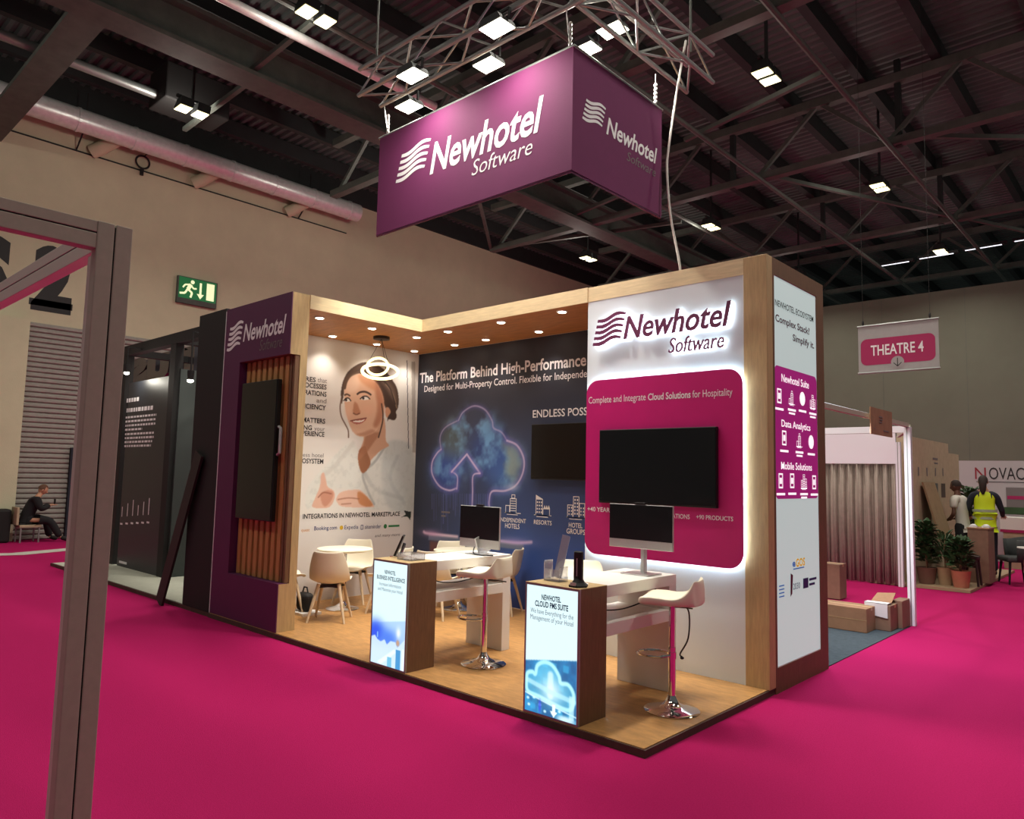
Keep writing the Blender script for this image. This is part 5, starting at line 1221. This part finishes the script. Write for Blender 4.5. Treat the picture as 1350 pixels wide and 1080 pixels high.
def plant(x, y, pot_r, pot_h, m_pot, h, spread, n, label, seed, narrow=False, zb=.05):
    rs = random.Random(seed)
    o = thing('potted_plant', label, 'plant', (x, y, zb))
    B().lathe([(pot_r * .75, 0), (pot_r, pot_h * .95), (pot_r * 1.06, pot_h), (pot_r * .9, pot_h), (pot_r * .88, pot_h * .9)], (x, y, zb), 20).build('pot', m_pot, o, smooth=True)
    b = B(); b.tube([(x, y, zb + pot_h * .8), (x + .01, y, zb + pot_h + (h - pot_h) * .6)], .012, 6)
    for k in range(4):
        a = rs.uniform(0, 6.3); b.tube([(x, y, zb + pot_h * .8), (x + .3 * spread * math.cos(a), y + .3 * spread * math.sin(a), zb + h * .6)], .008, 5)
    b.build('stem', m_brown, o)
    b = B()
    for k in range(n):
        a = rs.uniform(0, 6.3); t = rs.uniform(.05, 1) ** .8; z = zb + pot_h + (h - pot_h) * t * .8; r0 = spread * rs.uniform(.05, .5) * (1 - .4 * t)
        L_ = rs.uniform(.12, .22) * (1.2 if narrow else 1); w = .025 if narrow else rs.uniform(.035, .06); el = rs.uniform(.2, 1.3)
        d = V((math.cos(a) * math.cos(el), math.sin(a) * math.cos(el), math.sin(el))); s = V((-math.sin(a), math.cos(a), rs.uniform(-.4, .4))).normalized(); p = V((x + r0 * math.cos(a), y + r0 * math.sin(a), z))
        dn = V((0, 0, -L_ * .25))
        b.face([p, p + d * L_ * .5 + s * w, p + d * L_ + dn, p + d * L_ * .5 - s * w])
    b.build('foliage', m_leaf, o, fix=False)
plant(-.77, 10.35, .16, .28, mat('brown_pot', rgb(108, 76, 62), .8), 1.2, .24, 300, 'tall leafy potted plant in a brown pot beside the white post', 1)
plant(-.50, 10.42, .13, .30, m_tan, .95, .26, 140, 'spiky potted plant in a tan pot between the two other plants', 2, True)
plant(-.24, 10.30, .15, .28, m_terra, .88, .30, 240, 'bushy potted plant in a terracotta pot at the platform corner', 3)
plant(-.95, 14.9, .2, .4, m_black, 2.0, .6, 380, 'large dark green plant standing between the two people at the back', 4, zb=0)
# dark stool, counter, chairs
o = thing('side_stool', 'dark brown four-legged stool in front of the cardboard counter', 'stool', (-.15, 10.75, .05))
B().box(-.31, -.05, 10.62, 10.88, .50, .56).build('seat', mat('dark_stained_wood', rgb(46, 30, 28), .5), o, bevel=.02)
for dx, dy in ((-1, -1), (1, -1), (1, 1), (-1, 1)):
    b = B(); b.tube([(-.18 + dx * .1, 10.75 + dy * .1, .5), (-.18 + dx * .13, 10.75 + dy * .13, .05)], .02, 8); b.build('leg', mat('dark_stained_wood', (0, 0, 0)), o)
B().box(-.28, -.08, 10.65, 10.85, .36, .50).build('apron', mat('dark_stained_wood', (0, 0, 0)), o)
o = thing('box_counter', 'brown box counter with small white objects on its top', 'counter', (-.1, 11.5, .05))
box('body', m_card2, o, -.30, .02, 11.2, 11.75, .05, 1.0, bevel=.01); box('top', m_card, o, -.31, .03, 11.19, 11.76, 1.0, 1.02)
for k, (x, y, lb) in enumerate(((-.24, 11.4, 'left'), (-.06, 11.5, 'right'))):
    b = B(); b.box(x - .06, x + .06, y - .05, y + .05, 1.02, 1.05); b.ball((x, y, 1.05), .05, .04, .03, 10); tag(b.build('paper_pile', m_tape), 'small white paper heap on the %s side of the brown box counter' % lb, 'papers')
def armchair(x, y, rz, label):
    o = thing('armchair', label, 'chair', (0, 0, 0), 'dark grey armchairs'); g = mat('dark_grey_fabric', rgb(62, 64, 64), .9)
    B().box(-.24, .24, -.24, .22, .40, .50).build('seat', g, o, bevel=.04, seg=3)
    b = B(); rows = []
    for z, rr in ((.42, .27), (.62, .30), (.80, .31)):
        rows.append([b.bm.verts.new((rr * math.cos(t), .02 + rr * .9 * math.sin(t), z + (.06 * max(0, math.sin(t)) if z > .7 else 0))) for t in [math.radians(-25 + 230 * k / 20) for k in range(21)]])
    for a, c in zip(rows, rows[1:]):
        for k in range(20): b.bm.faces.new([a[k], a[k + 1], c[k + 1], c[k]])
    s = b.build('backrest', g, o, smooth=True); md = s.modifiers.new('thickness', 'SOLIDIFY'); md.thickness = .05
    for sx in (-1, 1):
        for sy in (-1, 1):
            b = B(); b.tube([(sx * .18, sy * .17, .42), (sx * .22, sy * .21, 0)], [.025, .016], 8); b.build('leg', m_black, o)
    o.location = (x, y, 0); o.rotation_euler = (0, 0, rz); return o
armchair(.28, 12.15, math.radians(-60), 'dark grey armchair right of the brown box counter')
armchair(.86, 12.4, math.radians(80), 'dark grey armchair cut by the right picture edge')
# far stand with white board
o = thing('far_stand', 'white far stand board with red and black lettering at the right', 'stand', (0, 16, 0))
box('board', mat('far_board_white', rgb(176, 170, 172), .7), o, -1.5, 3.0, 16.0, 16.1, .05, 2.36)
PN = Plane(1, 16.0); b = B()
a = PN.uv(1286, 634); c = PN.uv(1350, 634)
wN = .155
letter(b, PN, 'N', -1.02, -.80, 1.93, .27, n=.004); b.build('stand_name', mat('dark_red_ink', rgb(140, 20, 40), .6), o, fix=False)
b = B(); letter(b, PN, 'OVACA', -.74, .12, 1.93, .27, n=.004); frect(b, PN, -1.0, .5, 1.86, 1.875, .004); b.build('stand_name', m_inkblack, o, fix=False)
b = B(); frect(b, PN, -.42, .6, 1.3, 1.75, .003); b.build('grey_band', m_greyink, o, fix=False)
b = B(); frect(b, PN, -.4, .6, 1.48, 1.56, .005); b.build('purple_bar', m_magsign, o, fix=False)
b = B(); frect(b, PN, -.5, .6, 1.14, 1.30, .005); b.build('green_band', m_leaf, o, fix=False)
o = thing('far_counter', 'pale low counter with a magenta stripe in front of the far white board', 'counter', (.4, 15.2, 0))
box('body', m_beige, o, -.35, 1.6, 15.0, 15.5, 0, .78); box('top', m_white, o, -.4, 1.6, 14.98, 15.55, .84, 1.1); box('stripe', m_magsign, o, -.4, 1.6, 14.97, 15.55, .78, .84)
o = thing('glass_table', 'small table with shiny glasses cut by the right picture edge', 'table', (.6, 11.45, 0))
B().lathe([(.2, .70), (.2, .72)], (.6, 11.45, 0), 24).build('tabletop', m_white, o); B().tube([(.6, 11.45, 0), (.6, 11.45, .7)], .03, 10).build('leg', m_chrome, o)
for z in (.28, .4): B().lathe([(.12, z), (.12, z + .1)], (.6, 11.45, 0), 16).build('shelf_ring', m_chrome, o)

# ================================================================== PEOPLE
def skin(name, J, E_, m, parent, sub=2, root=None):
    keys = list(J); idx = {k: i for i, k in enumerate(keys)}
    me = bpy.data.meshes.new(name); me.from_pydata([J[k][0] for k in keys], [(idx[a], idx[c]) for a, c in E_], []); me.update()
    o = bpy.data.objects.new(name, me); COL.objects.link(o)
    md = o.modifiers.new('skin', 'SKIN'); md.use_smooth_shade = True
    sv = me.skin_vertices[0].data
    for k in keys:
        r = J[k][1]; sv[idx[k]].radius = (r, r) if not isinstance(r, tuple) else r
        sv[idx[k]].use_root = (k == (root or keys[0]))
    s = o.modifiers.new('sub', 'SUBSURF'); s.levels = sub; s.render_levels = sub
    dg = bpy.context.evaluated_depsgraph_get(); m2 = bpy.data.meshes.new_from_object(o.evaluated_get(dg)); m2.name = name
    bpy.data.objects.remove(o); m2.materials.clear()
    for f in m2.polygons: f.use_smooth = True
    return link(name, m2, m, parent)
def add_hand(J, E_, wrist, d, side, up, tag_, curl=.5):
    d, side, up = V(d).normalized(), V(side).normalized(), V(up).normalized(); w = V(J[wrist][0])
    pk = tag_ + 'palm'; J[pk] = (w + d * .06, (.034, .018)); E_.append((wrist, pk))
    for i, (off, L_) in enumerate(((-.03, .066), (-.01, .078), (.01, .074), (.03, .058))):
        a, c, e = tag_ + 'f%da' % i, tag_ + 'f%db' % i, tag_ + 'f%dc' % i
        J[a] = (w + d * .085 + side * off, .0095); J[c] = (w + d * (.085 + L_ * .55) + side * off * 1.15 - up * curl * .02, .0088); J[e] = (w + d * (.085 + L_ * .9) + side * off * 1.15 - up * curl * .055, .0078)
        E_ += [(pk, a), (a, c), (c, e)]
    a, c = tag_ + 'ta', tag_ + 'tb'; J[a] = (w + d * .04 - side * .045, .011); J[c] = (w + d * .08 - side * .062 - up * .012, .0095); E_ += [(wrist, a), (a, c)]
def head(b, c, fwd, s=1.0):                       # skull with brow, nose, chin, ears
    c = V(c); f = V(fwd).normalized(); up = V((0, 0, 1)); up = (up - f * up.dot(f)).normalized(); r = f.cross(up)
    Mx = Matrix((r, f, up)).transposed()
    bm = bmesh.new(); bmesh.ops.create_uvsphere(bm, u_segments=24, v_segments=18, radius=1)
    for v in bm.verts:
        x, y, z = v.co; jaw = max(0, -z)
        v.co = Mx @ V((x * .075 * (1 - .28 * jaw), y * .097 * (1 - .12 * jaw) + .012 * jaw, z * .118)) * s + c
    def add(bl, p, rx, ry, rz):
        q = bmesh.ops.create_uvsphere(bm, u_segments=10, v_segments=8, radius=1)
        for v in q['verts']: v.co = Mx @ (V((v.co.x * rx, v.co.y * ry, v.co.z * rz)) + V(p)) * s + c
    add(bm, (0, .1, -.015), .013, .02, .022); add(bm, (.077, -.005, -.01), .01, .02, .032); add(bm, (-.077, -.005, -.01), .01, .02, .032)
    add(bm, (0, .082, -.058), .026, .012, .007); add(bm, (.03, .084, .018), .014, .008, .006); add(bm, (-.03, .084, .018), .014, .008, .006)
    vm = {}
    for v in bm.verts: vm[v] = b.bm.verts.new(v.co)
    for fc in bm.faces: b.bm.faces.new([vm[v] for v in fc.verts])
    bm.free(); return Mx
def person(label, loc, J, E_, head_c, fwd, m_sk, cloth, hair, hs=1.0):
    o = thing('person', label, 'person', (0, 0, 0))
    cov = {k for _, keys, _, _ in cloth for k in keys if not k.endswith('wr')}
    slim = lambda r: tuple(x * .66 for x in r) if isinstance(r, tuple) else r * .66
    body = skin('body', {k: (v[0], slim(v[1]) if k in cov and k != 'neckb' else v[1]) for k, v in J.items()}, E_, m_sk, o, 2)
    hb = B(); Mx = head(hb, head_c, fwd, hs); tmp = hb.build('head_tmp', m_sk, None, smooth=True)
    bm = bmesh.new(); bm.from_mesh(body.data); bm.from_mesh(tmp.data); bm.to_mesh(body.data); bm.free(); bpy.data.objects.remove(tmp)
    for f in body.data.polygons: f.use_smooth = True
    for nm, keys, grow, m in cloth:
        pv_, ws_ = V(J['pelvis'][0]), V(J['waist'][0]); JX = dict(J); JX['hem'] = (pv_ + (pv_ - ws_) * .45, tuple(x * .98 for x in J['pelvis'][1])); JX['belt'] = (pv_.lerp(ws_, .75), tuple(x * .92 for x in J['pelvis'][1]))
        EX = E_ + [('hem', 'pelvis'), ('belt', 'pelvis')]
        Jc = {k: (JX[k][0], tuple(x + grow for x in JX[k][1]) if isinstance(JX[k][1], tuple) else JX[k][1] + grow) for k in keys}
        skin(nm, Jc, [e for e in EX if e[0] in Jc and e[1] in Jc], m, o, 2, 'pelvis' if 'pelvis' in keys else keys[0])
    hb = B(); c = V(head_c)
    q = bmesh.ops.create_uvsphere(hb.bm, u_segments=20, v_segments=14, radius=1)
    kill = []
    for v in q['verts']:
        x, y, z = v.co
        v.co = Mx @ V((x * .084, y * .103 - .008, z * .118 + .012)) * hs + c
        if (y > .35 and z < .45) or z < (-.25 if hair[1] == 'short' else -.6): kill.append(v)
    bmesh.ops.delete(hb.bm, geom=kill, context='VERTS')
    if hair[1] == 'long': hb.tube([c + Mx @ V((0, -.08, .02)), c + Mx @ V((0, -.11, -.08)), c + Mx @ V((.0, -.10, -.2)), c + Mx @ V((.0, -.085, -.27))], [.06, .065, .05, .02], 12)
    hb.build('hair', hair[0], o, smooth=True)
    o.location = loc
    return o
def standing(h, lean, arms, fy=1):
    """joints of a standing figure facing +Y; arms = {'l': (elbow, wrist), 'r': ...}"""
    k = h / 1.8
    J = {'pelvis': ((0, 0, .95 * k), (.135 * k, .105 * k)), 'waist': ((0, lean * .25, 1.10 * k), (.135 * k, .10 * k)), 'chest': ((0, lean * .6, 1.32 * k), (.155 * k, .115 * k)), 'neckb': ((0, lean * .95, 1.50 * k), (.075 * k, .065 * k)), 'neck': ((0, lean * 1.05, 1.58 * k), .052 * k), 'skull': ((0, lean * 1.15, 1.66 * k), .06 * k)}
    E_ = [('pelvis', 'waist'), ('waist', 'chest'), ('chest', 'neckb'), ('neckb', 'neck'), ('neck', 'skull')]
    for s, sg in (('l', -1), ('r', 1)):
        J[s + 'sh'] = ((sg * .185 * k, lean * .85, 1.45 * k), .066 * k); E_.append(('neckb', s + 'sh'))
        el, wr = arms[s]; sl = V(J[s + 'sh'][0]).lerp(V(el), .62); J[s + 'sl'] = (sl, .05 * k); J[s + 'el'] = (V(el), .043 * k); J[s + 'wr'] = (V(wr), .03 * k); E_ += [(s + 'sh', s + 'sl'), (s + 'sl', s + 'el'), (s + 'el', s + 'wr')]
        J[s + 'hip'] = ((sg * .095 * k, 0, .86 * k), .092 * k); J[s + 'kn'] = ((sg * .105 * k, .02, .49 * k), .06 * k); J[s + 'an'] = ((sg * .11 * k, -.02, .09 * k), .042 * k); J[s + 'ft'] = ((sg * .125 * k, .15, .04 * k), .036 * k)
        E_ += [('pelvis', s + 'hip'), (s + 'hip', s + 'kn'), (s + 'kn', s + 'an'), (s + 'an', s + 'ft')]
    return J, E_
TOP = ['hem', 'pelvis', 'waist', 'chest', 'neckb', 'lsh', 'rsh']; LEGS = ['belt', 'pelvis', 'lhip', 'lkn', 'lan', 'rhip', 'rkn', 'ran']; SHOES = ['lan', 'lft']
# hi-vis worker, back to camera
J, E_ = standing(1.9, .06, {'l': ((-.27, .12, 1.24), (-.2, .36, 1.12)), 'r': ((.30, .12, 1.25), (.36, .38, 1.14))})
add_hand(J, E_, 'lwr', (.2, .9, -.3), (1, -.2, 0), (0, .3, 1), 'lh_'); add_hand(J, E_, 'rwr', (.25, .9, -.25), (-1, .2, 0), (0, .3, 1), 'rh_')
pv = person('person in a yellow hi-vis vest standing with back turned behind the brown box counter', (-.24, 12.5, .05), J, E_, (0, .085, 1.80), (.25, 1, -.25), m_skin,
       [('trousers', LEGS, .02, m_navy), ('jumper', TOP + ['lsl', 'rsl', 'lel', 'lwr', 'rel', 'rwr'], .008, m_navy), ('hi_vis_vest', ['hem', 'pelvis', 'waist', 'chest', 'neckb', 'lsh', 'rsh'], .045, m_hivis), ('shoe', ['lan', 'lft'], .012, m_black), ('shoe', ['ran', 'rft'], .012, m_black)], (m_hair, 'long'))
pv.rotation_euler = (0, 0, math.radians(20))
vest = [c for c in kids(pv) if c.name.startswith('hi_vis')][0]
b = B()
for z, r_ in ((1.08, (.205, .172)), (1.22, (.208, .176))):
    pts = [(r_[0] * math.cos(t), .02 + r_[1] * math.sin(t), z) for t in [i * math.pi / 16 for i in range(32)]]
    for i in range(32):
        p, q = pts[i], pts[(i + 1) % 32]; b.face([p, q, (q[0], q[1], z + .05), (p[0], p[1], z + .05)])
t_ = b.build('reflective_tape', m_reflect, None); t_.parent = vest
# man in off-white shirt, side on, facing the display wall
J, E_ = standing(1.78, .09, {'l': ((-.27, .04, 1.16), (-.16, .19, 1.04)), 'r': ((.27, .04, 1.15), (.17, .19, 1.07))})
add_hand(J, E_, 'lwr', (.2, .9, -.2), (1, -.2, 0), (0, .3, 1), 'lh_'); add_hand(J, E_, 'rwr', (-.2, .9, -.2), (-1, -.2, 0), (0, .3, 1), 'rh_')
pm = person('person in an off-white short-sleeved shirt and dark trousers facing the beige display wall', (-.60, 12.45, .05), J, E_, (0, .12, 1.70), (0, 1, -.2), m_skind,
       [('trousers', LEGS, .022, m_cloth), ('shirt', TOP + ['lsl', 'rsl'], .02, m_shirt), ('shoe', ['lan', 'lft'], .012, m_black), ('shoe', ['ran', 'rft'], .012, m_black)], (m_hair, 'short'))
pm.rotation_euler = (0, 0, math.radians(75))
# seated person by the shutter, looking at a phone
k = 1.0
J = {'pelvis': ((0, 0, .52), (.14, .12)), 'waist': ((0, .03, .68), (.14, .115)), 'chest': ((0, .11, .88), (.155, .12)), 'neckb': ((0, .19, 1.03), (.075, .065)), 'neck': ((0, .225, 1.09), .052), 'skull': ((0, .25, 1.13), .06)}
E_ = [('pelvis', 'waist'), ('waist', 'chest'), ('chest', 'neckb'), ('neckb', 'neck'), ('neck', 'skull')]
for s, sg in (('l', -1), ('r', 1)):
    J[s + 'sh'] = ((sg * .185, .16, .98), .066); J[s + 'el'] = ((sg * .23, .26, .74), .045); J[s + 'wr'] = ((sg * .06, .43, .84), .03)
    J[s + 'hip'] = ((sg * .1, .04, .50), .092); J[s + 'kn'] = ((sg * .14, .42 + .03 * sg, .50), .064); J[s + 'an'] = ((sg * .13, .58 + .1 * sg, .1), .042); J[s + 'ft'] = ((sg * .15, .75 + .1 * sg, .045), .036)
    E_ += [('neckb', s + 'sh'), (s + 'sh', s + 'el'), (s + 'el', s + 'wr'), ('pelvis', s + 'hip'), (s + 'hip', s + 'kn'), (s + 'kn', s + 'an'), (s + 'an', s + 'ft')]
add_hand(J, E_, 'lwr', (.3, .9, .1), (1, -.3, 0), (0, -.3, 1), 'lh_', .3); add_hand(J, E_, 'rwr', (-.3, .9, .1), (-1, -.3, 0), (0, -.3, 1), 'rh_', .3)
ps = person('person in dark clothing sitting by the grey shutter looking down at a phone', (-16.95, .80, 0), J, E_, (0, .275, 1.19), (0, 1, -.55), m_skin,
       [('trousers', LEGS, .034, m_cloth), ('jacket', TOP + ['lel', 'lwr', 'rel', 'rwr'], .03, m_cloth), ('shoe', ['lan', 'lft'], .014, m_black), ('shoe', ['ran', 'rft'], .014, m_black)], (m_hairb, 'short'))
ps.rotation_euler = (0, 0, math.radians(-12))
box('mobile_phone', m_black, None, -16.90, -16.82, 1.31, 1.33, .83, .98, bevel=.004); tag(bpy.data.objects['mobile_phone'], 'dark phone held by the seated person in dark clothing', 'phone')
o = thing('low_chair', 'low pale chair under the seated person beside the grey shutter', 'chair', (-16.95, .85, 0))
box('seat', m_beige, o, -17.18, -16.72, .62, 1.05, .34, .40, bevel=.01)
for dx in (-.2, .2):
    for dy in (-.18, .18): box('leg', m_alu, o, -16.95 + dx - .015, -16.95 + dx + .015, .835 + dy - .015, .835 + dy + .015, 0, .34)
box('backrest', m_beige, o, -17.18, -16.72, .55, .60, .40, .8, bevel=.01)
